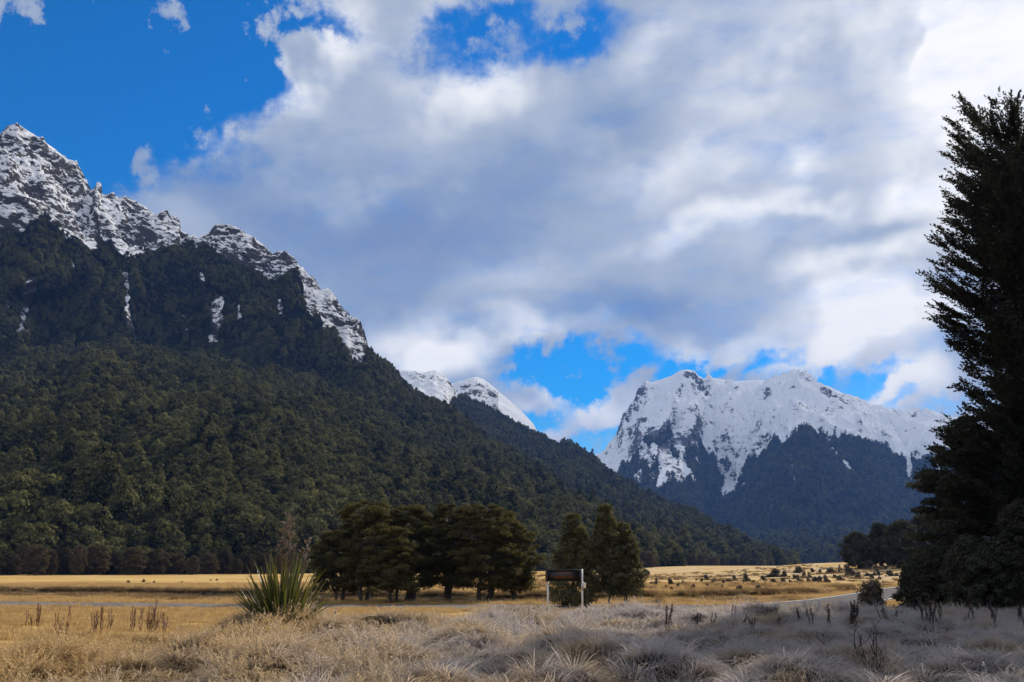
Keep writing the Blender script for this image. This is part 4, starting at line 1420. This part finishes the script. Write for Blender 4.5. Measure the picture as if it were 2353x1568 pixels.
SHRUBS = [shrub_mesh(161, M['shrub']), shrub_mesh(162, M['shrub'], 0.3), shrub_mesh(163, M['shrub'], 0.0, 30), shrub_mesh(164, M['shrub'], 0.6, 16)]
RED = shrub_mesh(165, M['red_bush'])
LAB_SH = 'small dark shrub scattered with many like it on the golden flat beyond the board'
BIG = {(165, 200): 'lone dark round shrub far left of the scattered shrubs, below the small rounded trees',
       (900, 325): 'dark low shrub on the bright golden strip, left of the front two',
       (1060, 325): 'wide dark shrub with a long low left side, right of the front two',
       (1160, 215): 'largest dark spreading shrub in the middle of the scattered shrubs',
       (1770, 195): 'big round black green bush at the left foot of the dark trees beyond the road',
       (1910, 150): 'pale grey round bush close in front of the dark trees beyond the road',
       (1520, 250): 'wide dark shrub on the lower right of the scattered shrubs'}
for i, (zx, zy, w) in enumerate([(165, 200, 70), (365, 282, 60), (415, 292, 35), (460, 268, 40), (530, 303, 62), (600, 255, 30), (640, 238, 50), (710, 248, 30), (770, 265, 35), (860, 242, 45), (900, 325, 65), (1060, 325, 95), (1115, 318, 25),
                                 (960, 252, 80), (1010, 267, 40), (1045, 272, 32), (1090, 242, 70), (1160, 215, 150), (1165, 262, 60), (1250, 212, 85), (1330, 227, 60), (1360, 182, 90), (1400, 217, 45), (1450, 222, 62), (1520, 252, 95), (1585, 257, 62),
                                 (1240, 252, 50), (1370, 252, 72), (1470, 177, 38), (1530, 178, 34), (1620, 182, 85), (1690, 160, 34), (1680, 180, 32), (1770, 195, 98), (1910, 150, 80), (1970, 156, 42), (2040, 152, 36), (1785, 205, 55), (1900, 207, 46),
                                 (1970, 202, 72), (2090, 207, 92), (2140, 207, 42), (1690, 238, 62), (1830, 224, 80), (1940, 228, 52), (130, 297, 72), (205, 277, 32), (240, 282, 62), (320, 303, 32), (370, 318, 36), (650, 293, 32), (680, 268, 42),
                                 (820, 252, 50), (770, 304, 30), (100, 292, 42), (45, 300, 50), (-20, 305, 50), (560, 240, 18), (1205, 270, 20), (930, 272, 22), (1300, 262, 35), (1440, 252, 36), (1740, 210, 40), (2000, 235, 30), (1640, 222, 38)]):
    px, py = 1436 + zx * 0.2929, 1263.8 + zy * 0.2929
    x, y, z = hit(px, py)
    d = math.hypot(x, y)
    s_ = w * 0.2929 * d / FP * 1.10
    key = (zx, zy) if (zx, zy) in BIG else ((1520, 250) if (zx, zy) == (1520, 252) else None)
    lab = BIG.get(key, LAB_SH)
    o = bpy.data.objects.new('shrub', SHRUBS[i % 4])
    COL.objects.link(o)
    hz = s_ * (0.62 + 0.35 * random.random()) * (0.75 if w > 80 else 1.0)
    o.location = (x, y, z - 0.06 * s_)
    o.scale = (s_, s_, hz * (1.35 if w < 40 else 1.1))
    o.rotation_euler = (0, 0, random.random() * 6.28)
    tag(o, lab, 'shrub', 'shrubs scattered over the flat')
LAB_RED = 'tiny rust brown bush dotted on the golden flat at left'
for i, (zx, zy, w) in enumerate(((1210, 543, 30), (1348, 541, 36), (1447, 547, 24), (1715, 549, 24), (1985, 524, 18), (2043, 524, 24), (1108, 536, 10), (1843, 523, 10))):
    x, y, z = hit(zx * 0.2441, 1206.3 + zy * 0.2441)
    s_ = w * 0.2441 * math.hypot(x, y) / FP * 1.25
    o = bpy.data.objects.new('bush', RED)
    COL.objects.link(o)
    o.location, o.scale, o.rotation_euler = (x, y, z - 0.05), (s_, s_, s_ * 0.75), (0, 0, i * 1.3)
    tag(o, LAB_RED, 'bush', 'rust brown bushes on the left flat')


def frost_bush(label, loc, w, h, seed, n=40, per=200):
    rng = np.random.default_rng(seed)
    root = thing('bush', label, 'bush', loc)
    st, cr = MB(), MB()
    cs, rs = [], []
    for i in range(n):
        u = rng.random()
        rr = w * 0.5 * math.sqrt(rng.random()) * (1 - 0.35 * u)
        th = rng.random() * 6.283
        c = np.array([math.cos(th) * rr, math.sin(th) * rr, h * (0.12 + 0.78 * u)])
        cs.append(c)
        q = (0.10 + 0.10 * rng.random()) * max(w, h)
        rs.append((q, q, q * 0.8))
        if i % 2 == 0:
            V, F = tube(limb((rng.normal() * 0.05, rng.normal() * 0.05, -0.1), c, 0.02, rng, 5), np.linspace(0.03, 0.006, 5), 5)
            st.add(V, F)
    pads(cr, cs, rs, per, 0.06, rng, up=0.3, shell=0.1, tone=0.5)
    st.build('stems', M['bark'], root, smooth=True)
    cr.build('foliage', M['shrub'], root)
    return root


x, y, z = stand(1996, 62)
frost_bush('tall frosted dark bush standing beside the road bend', (x, y, z), 1.5, 2.5 - z, 171, 60)
x, y, z = stand(1958, 63)
frost_bush('low twiggy dark bush sprawling left of the tall frosted bush', (x, y, z), 1.7, 0.75, 172, 30, 110)

# ------------------------------------------------------------------ flax, board, marker
def build_flax():
    rng = np.random.default_rng(181)
    x, y, z = stand(655, 32.0)
    root = thing('flax_plant', 'large green flax plant with sword leaves and brown flower stalks on the grassy mound', 'plant', (x, y, z - 0.12), scale=(1.08, 1.08, 1.34))
    mb = MB()
    n = 175
    for i in range(n):
        th = rng.random() * 6.283
        out = rng.random() ** 0.8
        L = 1.85 * (1.0 - 0.24 * out) * (0.72 + 0.33 * rng.random())
        tilt = 0.10 + 0.92 * out ** 1.5 + rng.normal() * 0.06
        if i > n - 16:
            tilt = 1.15 + 0.30 * rng.random()
            L *= 0.85
        b = np.array([math.cos(th), math.sin(th), 0]) * (0.08 + 0.42 * out * rng.random() ** 0.5)
        b[0] *= 1.35
        dh = np.array([math.cos(th), math.sin(th), 0])
        s = np.linspace(0, 1, 7)
        bend = (0.05 + 0.22 * rng.random() ** 3) + (0.10 if i > n - 16 else 0)
        a = tilt + bend * s * s * 1.6
        stp = L / 6
        P = np.zeros((7, 3))
        P[0] = b
        for k in range(1, 7):
            P[k] = P[k - 1] + (dh * math.sin(a[k]) + np.array([0, 0, math.cos(a[k])])) * stp
        W = 0.075 * (0.75 + 0.4 * rng.random()) * np.array([0.75, 0.95, 1.0, 0.95, 0.80, 0.50, 0.06])
        sd = np.cross(dh, [0, 0, 1.0])
        tw = rng.normal() * 0.9
        sd = sd * math.cos(tw) + dh * math.sin(tw)
        fold = np.cross(sd, P[-1] - P[0])
        fold /= np.linalg.norm(fold) + 1e-9
        Lf = P + sd * W[:, None] * 0.5 + fold * W[:, None] * 0.22
        Rt = P - sd * W[:, None] * 0.5 + fold * W[:, None] * 0.22
        V = np.concatenate([Lf, P, Rt])
        k = np.arange(6)
        F = np.concatenate([np.stack([k, k + 1, 7 + k + 1, 7 + k], 1), np.stack([7 + k, 7 + k + 1, 14 + k + 1, 14 + k], 1)])
        mb.add(V, F, tone=np.clip(rng.random() * 0.6 + 0.5 * np.tile(s, 3) ** 2, 0, 1))
    m, g = new_mat('flax_leaf')
    t = g.attr('tone').outputs['Fac']
    c = g.mix(t, (0.016, 0.026, 0.009), (0.085, 0.085, 0.022))
    p = g.n('ShaderNodeBsdfPrincipled', {'Base Color': c, 'Roughness': 0.26})
    tr = g.n('ShaderNodeBsdfTranslucent', {'Color': g.mix(t, (0.09, 0.12, 0.02), (0.25, 0.23, 0.05))})
    mx = g.n('ShaderNodeMixShader', {0: 0.20, 1: p.outputs[0], 2: tr.outputs[0]})
    finish(g, mx.outputs[0])
    mb.build('leaves', m, root, smooth=True)
    for i, (dx, dy, h) in enumerate(((0.05, 0.1, 2.55), (0.16, -0.05, 2.35), (-0.12, 0.0, 2.15), (0.42, 0.1, 1.9))):
        sm = MB()
        P = limb((dx * 0.4, dy, 0.2), (dx * (1.0 if i < 3 else 1.45), dy, h), 0.0, rng, 8)
        V, F = tube(P, np.linspace(0.022, 0.010, 8), 5)
        sm.add(V, F, tone=0.3)
        for q in range(11):
            f = 0.66 + 0.34 * q / 10
            c = np.array([np.interp(f, np.linspace(0, 1, 8), P[:, k]) for k in range(3)])
            th = q * 2.4 + rng.random()
            e = c + np.array([math.cos(th) * 0.16, math.sin(th) * 0.10, 0.07 + 0.06 * rng.random()]) * (1.25 - 0.7 * (f - 0.66) / 0.34)
            V, F = tube([c, (c + e) / 2 + np.array([0, 0, 0.015]), e], [0.008, 0.007, 0.004], 4)
            sm.add(V, F, tone=0.4)
            for k in range(3):
                pd = c + (e - c) * (0.55 + 0.22 * k)
                V, F = tube([pd, pd + np.array([rng.normal() * 0.02, 0.0, 0.05]), pd + np.array([rng.normal() * 0.03, 0.0, 0.085])], [0.006, 0.015, 0.003], 5)
                sm.add(V, F, tone=0.8)
        sm.build('flower_stalk', M['stalk'], root)


build_flax()


def build_board():
    x, y = at_range(1294, 62)
    z0 = float(ground_z(np.array([x]), np.array([y]))[0])
    k = math.hypot(x, y) / FP
    root = thing('message_board', 'black electronic road message board with dim orange letters on two white posts', 'sign', (x, y, z0), -math.atan2(x, y))
    zb = CAM_Z - z0 + (1298 - 1334.5) * k
    zt = CAM_Z - z0 + (1298 - 1308.5) * k
    w = (1332.6 - 1253) * k
    dark = plain_mat('board_black', (0.012, 0.012, 0.013), 0.45, 0, 0.3, 3)
    face = plain_mat('board_face', (0.008, 0.008, 0.008), 0.35, 0, 0.3, 3)
    galv = plain_mat('painted_post', (0.62, 0.62, 0.60), 0.45, 0.0, 0.10, 5)
    V, F = bevel_box(-w / 2, w / 2, -0.11, 0.11, zb, zt, 0.018)
    MB().add(V, F).build('cabinet', dark, root)
    fr = MB()
    fx0, fx1, fz0, fz1 = -w / 2 + 0.15, w / 2 - 0.09, zb + 0.05, zt - 0.05
    for b in ((fx0 - 0.03, fx1 + 0.03, -0.150, -0.113, fz1, fz1 + 0.03), (fx0 - 0.03, fx1 + 0.03, -0.150, -0.113, fz0 - 0.03, fz0),
              (fx0 - 0.03, fx0, -0.150, -0.113, fz0, fz1), (fx1, fx1 + 0.03, -0.150, -0.113, fz0, fz1)):
        V, F = box(*b)
        fr.add(V, F)
    fr.build('bezel', dark, root)
    V, F = box(fx0, fx1, -0.122, -0.114, fz0, fz1)
    MB().add(V, F).build('display_panel', face, root)
    lit = bpy.data.materials.new('lit_letters')
    lit.use_nodes = True
    g = NT(lit.node_tree)
    e = g.n('ShaderNodeEmission', {'Color': (1.0, 0.22, 0.03, 1), 'Strength': 0.09})
    finish(g, e.outputs[0])
    for word, zc, cx in (('CAUTION', 1281 + 385 * 0.0916, 655), ('BLACK', 1281 + 481 * 0.0916, 560), ('ICE', 1281 + 481 * 0.0916, 782)):
        cu = bpy.data.curves.new('lettering', 'FONT')
        cu.body = word
        cu.align_x = 'CENTER'
        cu.align_y = 'CENTER'
        cu.size = 0.185
        cu.space_character = 1.12
        cu.extrude = 0.002
        cu.materials.append(lit)
        tmp = bpy.data.objects.new('lettering_curve', cu)
        COL.objects.link(tmp)
        me = bpy.data.meshes.new_from_object(tmp.evaluated_get(bpy.context.evaluated_depsgraph_get()))
        bpy.data.objects.remove(tmp)
        me.name = 'lettering'
        o = bpy.data.objects.new('lettering', me)
        COL.objects.link(o)
        o.parent = root
        o.rotation_euler = (math.pi / 2, 0, 0)
        o.location = ((1235 + cx * 0.0916 - 1292.8) * k, -0.126, CAM_Z - z0 + (1298 - zc) * k)
    for px, top, wd in ((1258, zb + 0.05, 0.055), (1334.8, zt + 0.03, 0.055)):
        xx = (px - 1293.0) * k
        yy = 0.17 if px < 1300 else 0.0
        xx = xx if px < 1300 else w / 2 + 0.057
        V, F = tube([(xx, yy, -0.5), (xx, yy, top * 0.5), (xx, yy, top if px > 1300 else zt - 0.1)], wd, 12)
        MB().add(V, F).build('post', galv, root, smooth=False)
    xr = w / 2 + 0.057
    V, F = tube([(xr, 0, zb - 0.52), (xr, 0, zb - 0.02)], 0.068, 12)
    MB().add(V, F).build('post_collar', plain_mat('grey_collar', (0.42, 0.42, 0.44), 0.4, 0.3, 0.2, 5), root)
    bx = MB()
    V, F = bevel_box(xr + 0.075, xr + 0.225, -0.075, 0.075, CAM_Z - z0 + (1298 - 1349) * k, CAM_Z - z0 + (1298 - 1337) * k, 0.012)
    bx.add(V, F)
    b = bx.build('control_box', plain_mat('cream_paint', (0.74, 0.68, 0.50), 0.5, 0, 0.08, 4), root)
    V, F = box(xr + 0.055, xr + 0.09, -0.03, 0.03, CAM_Z - z0 + (1298 - 1345) * k, CAM_Z - z0 + (1298 - 1341) * k)
    MB().add(V, F).build('bracket', galv, b)
    cb = MB()
    for dx in (0.0, 0.05):
        P = [(-w / 2 + 0.30 + dx, 0.0, zb + 0.01), (-w / 2 + 0.28 + dx, 0.04, zb - 0.09), (-w / 2 + 0.20 + dx, 0.10, zb - 0.17), (-w / 2 + 0.16, 0.15, zb - 0.22)]
        V, F = tube(P, 0.011, 6)
        cb.add(V, F)
    cb.build('cable', dark, root)


build_board()


def build_marker():
    x, y, z = stand(775, 57.5)
    root = thing('marker_post', 'slim white roadside marker post with a red reflector, right of the flax', 'post', (x, y, z), 0.2)
    V, F = bevel_box(-0.055, 0.055, -0.02, 0.02, -0.3, 0.82, 0.008)
    MB().add(V, F).build('post', plain_mat('marker_white', (0.72, 0.70, 0.68), 0.5, 0, 0.08, 8), root)
    V, F = box(-0.035, 0.035, -0.029, -0.0205, 0.60, 0.76)
    MB().add(V, F).build('reflector', plain_mat('reflector_red', (0.20, 0.022, 0.015), 0.25, 0, 0.2, 20), root)


build_marker()


# ------------------------------------------------------------------ dock stalks and twigs
def dock_mesh(seed, mat, stems=3):
    rng = np.random.default_rng(seed)
    mb = MB()
    for i in range(stems):
        h = 0.78 + 0.25 * rng.random() if i else 1.0
        tip = np.array([rng.normal() * 0.09 * (i > 0) + rng.normal() * 0.04, rng.normal() * 0.09, h])
        P = limb((rng.normal() * 0.04, rng.normal() * 0.04, -0.1), tip, 0, rng, 6)
        V, F = tube(P, np.linspace(0.009, 0.004, 6), 5)
        mb.add(V, F, tone=0.2)
        n = 330
        f = 0.36 + 0.64 * rng.random(n) ** 0.9
        c = np.stack([np.interp(f, np.linspace(0, 1, 6), P[:, k]) for k in range(3)], 1)
        wid = 0.045 * np.sin(np.pi * np.clip((f - 0.30) / 0.78, 0, 1)) ** 0.6 * (0.7 + 0.6 * np.abs(np.sin(f * 38 + i)))
        d = rand_dirs(n, rng)
        d[:, 2] = np.abs(d[:, 2]) * 0.6
        C = c + d * (wid * rng.random(n) ** 0.5)[:, None]
        V, F = leaf_quads(C, rng.normal(size=(n, 3)), 0.016 * (0.6 + 0.8 * rng.random(n)), 1.5, rng)
        mb.add(V, F, tone=np.repeat(rng.random(n), 4))
    return mb.mesh('dock_plant', mat)


DK = [dock_mesh(190 + i, M['dock'], 2 + i % 3) for i in range(4)]
DD = [dock_mesh(195 + i, M['dock_dark'], 2 + i % 3) for i in range(4)]
LAB_DL = 'dried red brown dock stalk standing among the sunlit frosty grass at left'
LAB_DR = 'dead dark brown dock stalk standing in the shaded frosty grass at right'
docks = [(57.4 + zx * 0.1953, 1378.7 + zt * 0.1953, 1378.7 + zb * 0.1953, 0) for zx, zt, zb in
         ((15, 150, 330), (60, 190, 330), (135, 80, 330), (165, 110, 330), (365, 190, 420), (360, 300, 440), (425, 240, 400), (475, 290, 500), (515, 100, 380), (770, 190, 420), (820, 170, 400), (880, 110, 420), (900, 130, 420), (970, 140, 400),
          (1240, 110, 420), (1262, 130, 430), (1330, 140, 430), (1455, 110, 430), (1475, 130, 430), (1512, 30, 430), (1525, 150, 430), (1560, 160, 420), (1625, 180, 410), (745, 380, 460))]
docks += [(1493.6 + zx * 0.2198, 1321.2 + zt * 0.2198, 1321.2 + zb * 0.2198, 1) for zx, zt, zb in
          ((175, 390, 600), (205, 320, 590), (495, 410, 560), (870, 330, 480), (1010, 430, 570), (1075, 490, 580), (1350, 460, 590), (1690, 370, 560), (1870, 340, 570), (2125, 310, 610), (2150, 330, 620), (660, 430, 560), (1560, 370, 520))]
docks += [(1924.4 + zx * 0.1821, 1321.2 + zt * 0.1821, 1321.2 + zb * 0.1821, 1) for zx, zt, zb in
          ((600, 430, 610), (1100, 340, 660), (1140, 350, 670), (1200, 300, 660), (1225, 360, 660), (1705, 260, 640), (1290, 420, 600), (1970, 330, 670), (2000, 420, 680), (2340, 400, 700), (740, 500, 640))]
for i, (px, pt, pb, dk) in enumerate(docks):
    x, y, z = hit(px, pb + 6)
    d = math.hypot(x, y)
    h = max(0.4, (pb + 6 - pt) * d / FP * 0.97)
    o = bpy.data.objects.new('dock_plant', (DD if dk else DK)[i % 4])
    COL.objects.link(o)
    wv = 0.75 + 0.45 * random.random()
    o.location, o.scale, o.rotation_euler = (x, y, z), (wv * (1.1 if dk else 0.85), wv * 0.9, h), (0, 0, random.random() * 6.28)
    tag(o, LAB_DR if dk else LAB_DL, 'dock plant', 'dark dock stalks in the shaded grass' if dk else 'red brown dock stalks in the sunlit grass')


def twig_weed(label, px, pb, h, seed, n=6):
    rng = np.random.default_rng(seed)
    x, y, z = hit(px, pb)
    mb = MB()
    for i in range(n):
        hh = h * (1.0 if i == 0 else 0.35 + 0.5 * rng.random())
        tip = np.array([rng.normal() * 0.20 * (i > 0) + 0.02, rng.normal() * 0.12, hh])
        P = limb((rng.normal() * 0.02, rng.normal() * 0.02, -0.05), tip, 0.0, rng, 7)
        V, F = tube(P, np.linspace(0.010, 0.004, 7), 5)
        mb.add(V, F, tone=0.3)
        for q in range(3):
            a = P[3 + q % 3]
            V, F = tube([a, a + np.array([rng.normal() * 0.06, rng.normal() * 0.05, 0.14 + 0.1 * rng.random()])], [0.005, 0.003], 4)
            mb.add(V, F, tone=0.5)
    o = mb.build('twig_weed', M['dock_dark'])
    o.location = (x, y, z)
    tag(o, label, 'weed')


twig_weed('tall bare forked twig rising from the frosty grass below the frosted bush', 2014, 1556, 1.28, 201, 7)
twig_weed('short bare twig tuft in the frosty grass, left of the tall forked twig', 1968, 1512, 0.62, 202, 4)


# ------------------------------------------------------------------ grass
def blades(n, rad, L, tilt, droop, w, seed, tips=0.0, spread=1.0, heads=0.0):
    """a tuft: curved tapering blades; 'tip' runs from root to end"""
    rng = np.random.default_rng(seed)
    th = rng.random(n) * 6.283
    r0 = rad * np.sqrt(rng.random(n))
    Ln = L[0] + (L[1] - L[0]) * rng.random(n)
    ti = np.clip(tilt[0] + (tilt[1] - tilt[0]) * rng.random(n) * (0.4 + 0.6 * r0 / rad), 0, 1.5)
    dr = droop[0] + (droop[1] - droop[0]) * rng.random(n)
    dth = th + rng.normal(size=n) * 0.5
    m = 6
    s = np.linspace(0, 1, m)
    a = ti[:, None] + dr[:, None] * s[None, :] ** 1.4
    st = (Ln / (m - 1))[:, None]
    dx = np.sin(a) * st
    dz = np.cos(a) * st
    dx[:, 0] = dz[:, 0] = 0
    cx, cz = np.cumsum(dx, 1), np.cumsum(dz, 1)
    P = np.stack([r0[:, None] * np.cos(th)[:, None] + cx * np.cos(dth)[:, None], r0[:, None] * np.sin(th)[:, None] + cx * np.sin(dth)[:, None], cz - 0.04], -1)
    ft = rng.random(n) * 6.283
    W = np.stack([np.cos(ft), np.sin(ft), np.zeros(n)], -1)
    wd = w * (0.7 + 0.6 * rng.random(n))[:, None] * np.array([0.9, 1.0, 0.95, 0.8, 0.6, 0.2])[None]
    V = np.stack([P - W[:, None] * wd[..., None] / 2, P + W[:, None] * wd[..., None] / 2], 2)
    base = (np.arange(n) * m * 2)[:, None]
    k = np.arange(m - 1)[None]
    F = np.stack([base + 2 * k, base + 2 * k + 1, base + 2 * k + 3, base + 2 * k + 2], -1).reshape(-1, 4)
    tone = np.repeat(rng.random(n), m * 2)
    tip = np.tile(np.repeat(s, 2), n)
    out = MB().add(V.reshape(-1, 3), F, tone=tone, tip=tip)
    if heads:
        pick = np.nonzero(rng.random(n) < heads)[0]
        for q in range(14):
            f = 1.0 - 0.28 * q / 14
            i0 = np.clip((f * (m - 1)), 0, m - 1.001)
            lo = int(i0)
            c = P[pick, lo] * (1 - (i0 - lo)) + P[pick, lo + 1] * (i0 - lo)
            c = c + rng.normal(size=c.shape) * 0.012
            V, F = leaf_quads(c, rng.normal(size=c.shape), np.full(len(c), 0.016), 2.2, rng)
            out.add(V, F, tone=0.8, tip=1.0)
    return out


def tuft(mb, mat):
    return bpy.data.objects.new('tuft', mb.mesh('tuft', mat))


def sector_points(n, r0, r1, rng, half=0.60, power=1.0):
    az = (rng.random(n) * 2 - 1) * half
    r = r0 + (r1 - r0) * rng.random(n) ** power
    return np.sin(az) * r, np.cos(az) * r, az, r


def scatter_grass(name, label, kinds, pick_w, x, y, rng, smin, smax, lean=0.12, sink=0.03, zs=(0.8, 1.3)):
    n = len(x)
    z = ground_z(x, y) - sink
    sc = smin + (smax - smin) * rng.random(n)
    S = np.stack([sc, sc, sc * (zs[0] + (zs[1] - zs[0]) * rng.random(n))], 1)
    # frost and wind have laid the grass over a little, mostly one way
    rot = np.stack([rng.normal(size=n) * lean, rng.normal(size=n) * lean, rng.random(n) * 6.283], 1)
    return make_scatter(name, label, kinds, np.stack([x, y, z], 1), rot, S, rng.choice(len(kinds), n, p=np.array(pick_w) / np.sum(pick_w)), 'grass')


def plant_grass():
    rng = np.random.default_rng(211)
    g = M['grass']
    kinds = [tuft(blades(230, 0.22, (0.32, 0.62), (0.15, 0.85), (1.2, 2.7), 0.0125, 1), g),
             tuft(blades(230, 0.28, (0.30, 0.56), (0.30, 1.0), (1.3, 2.7), 0.0125, 2), g),
             tuft(blades(190, 0.16, (0.36, 0.70), (0.10, 0.70), (0.8, 2.4), 0.0125, 3), g),
             tuft(blades(210, 0.34, (0.14, 0.34), (0.4, 1.3), (0.9, 2.4), 0.0115, 4), g),
             tuft(blades(210, 0.46, (0.10, 0.26), (0.3, 1.4), (0.6, 2.2), 0.0115, 5), g),
             tuft(blades(46, 0.12, (0.45, 0.80), (0.15, 0.75), (1.4, 2.6), 0.0135, 6), g)]
    # tussocks crowd on the hummocks, short turf between
    x, y, az, r = sector_points(26000, 9.5, 58, rng, 0.62, 0.62)
    keep = r < terrace_edge(az) + 4
    x, y, r = x[keep], y[keep], r[keep]
    dome = hummock(x, y)
    k1 = dome > 0.25
    scatter_grass('grass', 'frosty straw coloured tussock grass growing over the near terrace', kinds[:3] + [kinds[5]], (4, 4, 1.6, 1.5), x[k1][:7600], y[k1][:7600], rng, 0.65, 1.30, zs=(0.7, 1.1))
    k2 = (dome > 0.10) & (dome <= 0.27)
    scatter_grass('grass', 'short matted frosty grass between the tussocks of the terrace', [kinds[3], kinds[4]], (1, 1), x[k2][:11000], y[k2][:11000], rng, 0.8, 1.5)
    # upright seed stems, thick along the terrace edge
    stems = [tuft(blades(16, 0.16, (0.40, 0.72), (0.0, 0.30), (0.05, 0.8), 0.0085, 11, heads=0.7), g), tuft(blades(11, 0.20, (0.38, 0.66), (0.0, 0.4), (0.2, 1.3), 0.0085, 12, heads=0.8), g),
             tuft(blades(22, 0.22, (0.30, 0.58), (0.0, 0.35), (0.1, 1.0), 0.0085, 13, heads=0.5), g)]
    x, y, az, r = sector_points(6500, 11, 60, rng, 0.62, 0.5)
    e = terrace_edge(az)
    keep = (r < e + 3) & ((r > e - 14) | (rng.random(len(r)) < np.where(x < -3, 0.6, 0.2))) & (fbm(x / 4, y / 4, 8.0, 2) > -0.15)
    ax, ay, aaz, ar_ = sector_points(2600, 17, 31, rng, 0.62, 1.0)
    ak = (aaz < -0.12) & (ar_ < terrace_edge(aaz) + 2) & (fbm(ax / 2.5, ay / 2.5, 3.0, 2) > 0.0)
    x, y = np.concatenate([x[keep][:2600], ax[ak]]), np.concatenate([y[keep][:2600], ay[ak]])
    keep = slice(None)
    scatter_grass('grass', 'upright frosted seed stems standing above the terrace grass', stems, (1, 1, 1), x, y, rng, 0.7, 1.15, 0.08)
    # the flat: short golden grass, darker growth along the cut banks
    fg = M['flat_grass']
    fk = [tuft(blades(120, 0.40, (0.10, 0.30), (0.1, 1.0), (0.2, 1.2), 0.012, 21), fg), tuft(blades(120, 0.45, (0.08, 0.22), (0.1, 1.1), (0.2, 1.2), 0.012, 22), fg)]
    x, y, az, r = sector_points(52000, 30, 190, rng, 0.56, 0.85)
    rd = np.abs(dist_line(x, y, ROAD_L))
    bd = dist_line(x, y, BANK_L)
    water = (bd > -12.5) & (bd < -0.1) & (x < 10)
    keep = (r > terrace_edge(az) + 2) & (rd > 4.4) & ~water & (fbm(x / 7, y / 3.5, 3.0, 3) > -0.30)
    scatter_grass('grass', 'short golden grass covering the valley flat', fk, (1, 1), x[keep], y[keep], rng, 0.8, 1.8, 0.1, 0.02, (0.7, 1.4))
    bg = M['bank_grass']
    bk = [tuft(blades(150, 0.25, (0.25, 0.60), (0.1, 0.9), (0.4, 1.6), 0.011, 31), bg), tuft(blades(130, 0.35, (0.2, 0.45), (0.1, 1.1), (0.4, 1.5), 0.011, 32), bg)]
    i = rng.integers(0, len(BANK_L) - 1, 5200)
    P = BANK_L[i] + (BANK_L[i + 1] - BANK_L[i]) * rng.random((5200, 1))
    off = np.where(rng.random(5200) < 0.55, rng.random(5200) * 1.6 - 0.2, -13.5 - rng.random(5200) * 7)
    d = BANK_L[i + 1] - BANK_L[i]
    d /= np.linalg.norm(d, axis=1)[:, None]
    P = P + np.stack([-d[:, 1], d[:, 0]], 1) * off[:, None]
    keep = (fbm(P[:, 0] / 6, P[:, 1] / 6, 2.0, 2) > -0.25) & (np.abs(dist_line(P[:, 0], P[:, 1], ROAD_L)) > 4.6) & (np.abs(P[:, 0]) < 75)
    sx, sy, saz, sr = sector_points(9000, 104, 330, rng, 0.42, 0.8)
    sk = (saz > 0.02) & (fbm(sx / 22, sy / 11, 6.0, 3) > 0.10) & (np.abs(dist_line(sx, sy, ROAD_L)) > 5.0)
    scatter_grass('scrub', 'low tawny scrub and rough grass spread between the shrubs of the flat', bk, (1, 1), sx[sk][:3000], sy[sk][:3000], rng, 0.9, 2.1, 0.1, 0.03, (0.7, 1.3))
    scatter_grass('grass', 'dark rough grass along the river bank', bk, (1, 1), P[keep, 0], P[keep, 1], rng, 0.7, 1.5)


plant_grass()

# ------------------------------------------------------------------ the air of the valley
def build_haze():
    b = MB()
    V, F = box(-9500, 9500, -9500, 10500, -30, 1450)
    b.add(V, F)
    m = bpy.data.materials.new('haze')
    m.use_nodes = True
    g = NT(m.node_tree)
    v = g.n('ShaderNodeVolumePrincipled', {'Color': (0.16, 0.36, 0.92, 1), 'Density': HAZE_DENSITY, 'Anisotropy': 0.0})
    out = g.n('ShaderNodeOutputMaterial')
    g.t.links.new(v.outputs[0], out.inputs['Volume'])
    o = b.build('haze', m)
    tag(o, 'thin blue air filling the valley', kind='stuff')


HAZE_DENSITY = 5.0e-5
build_haze()
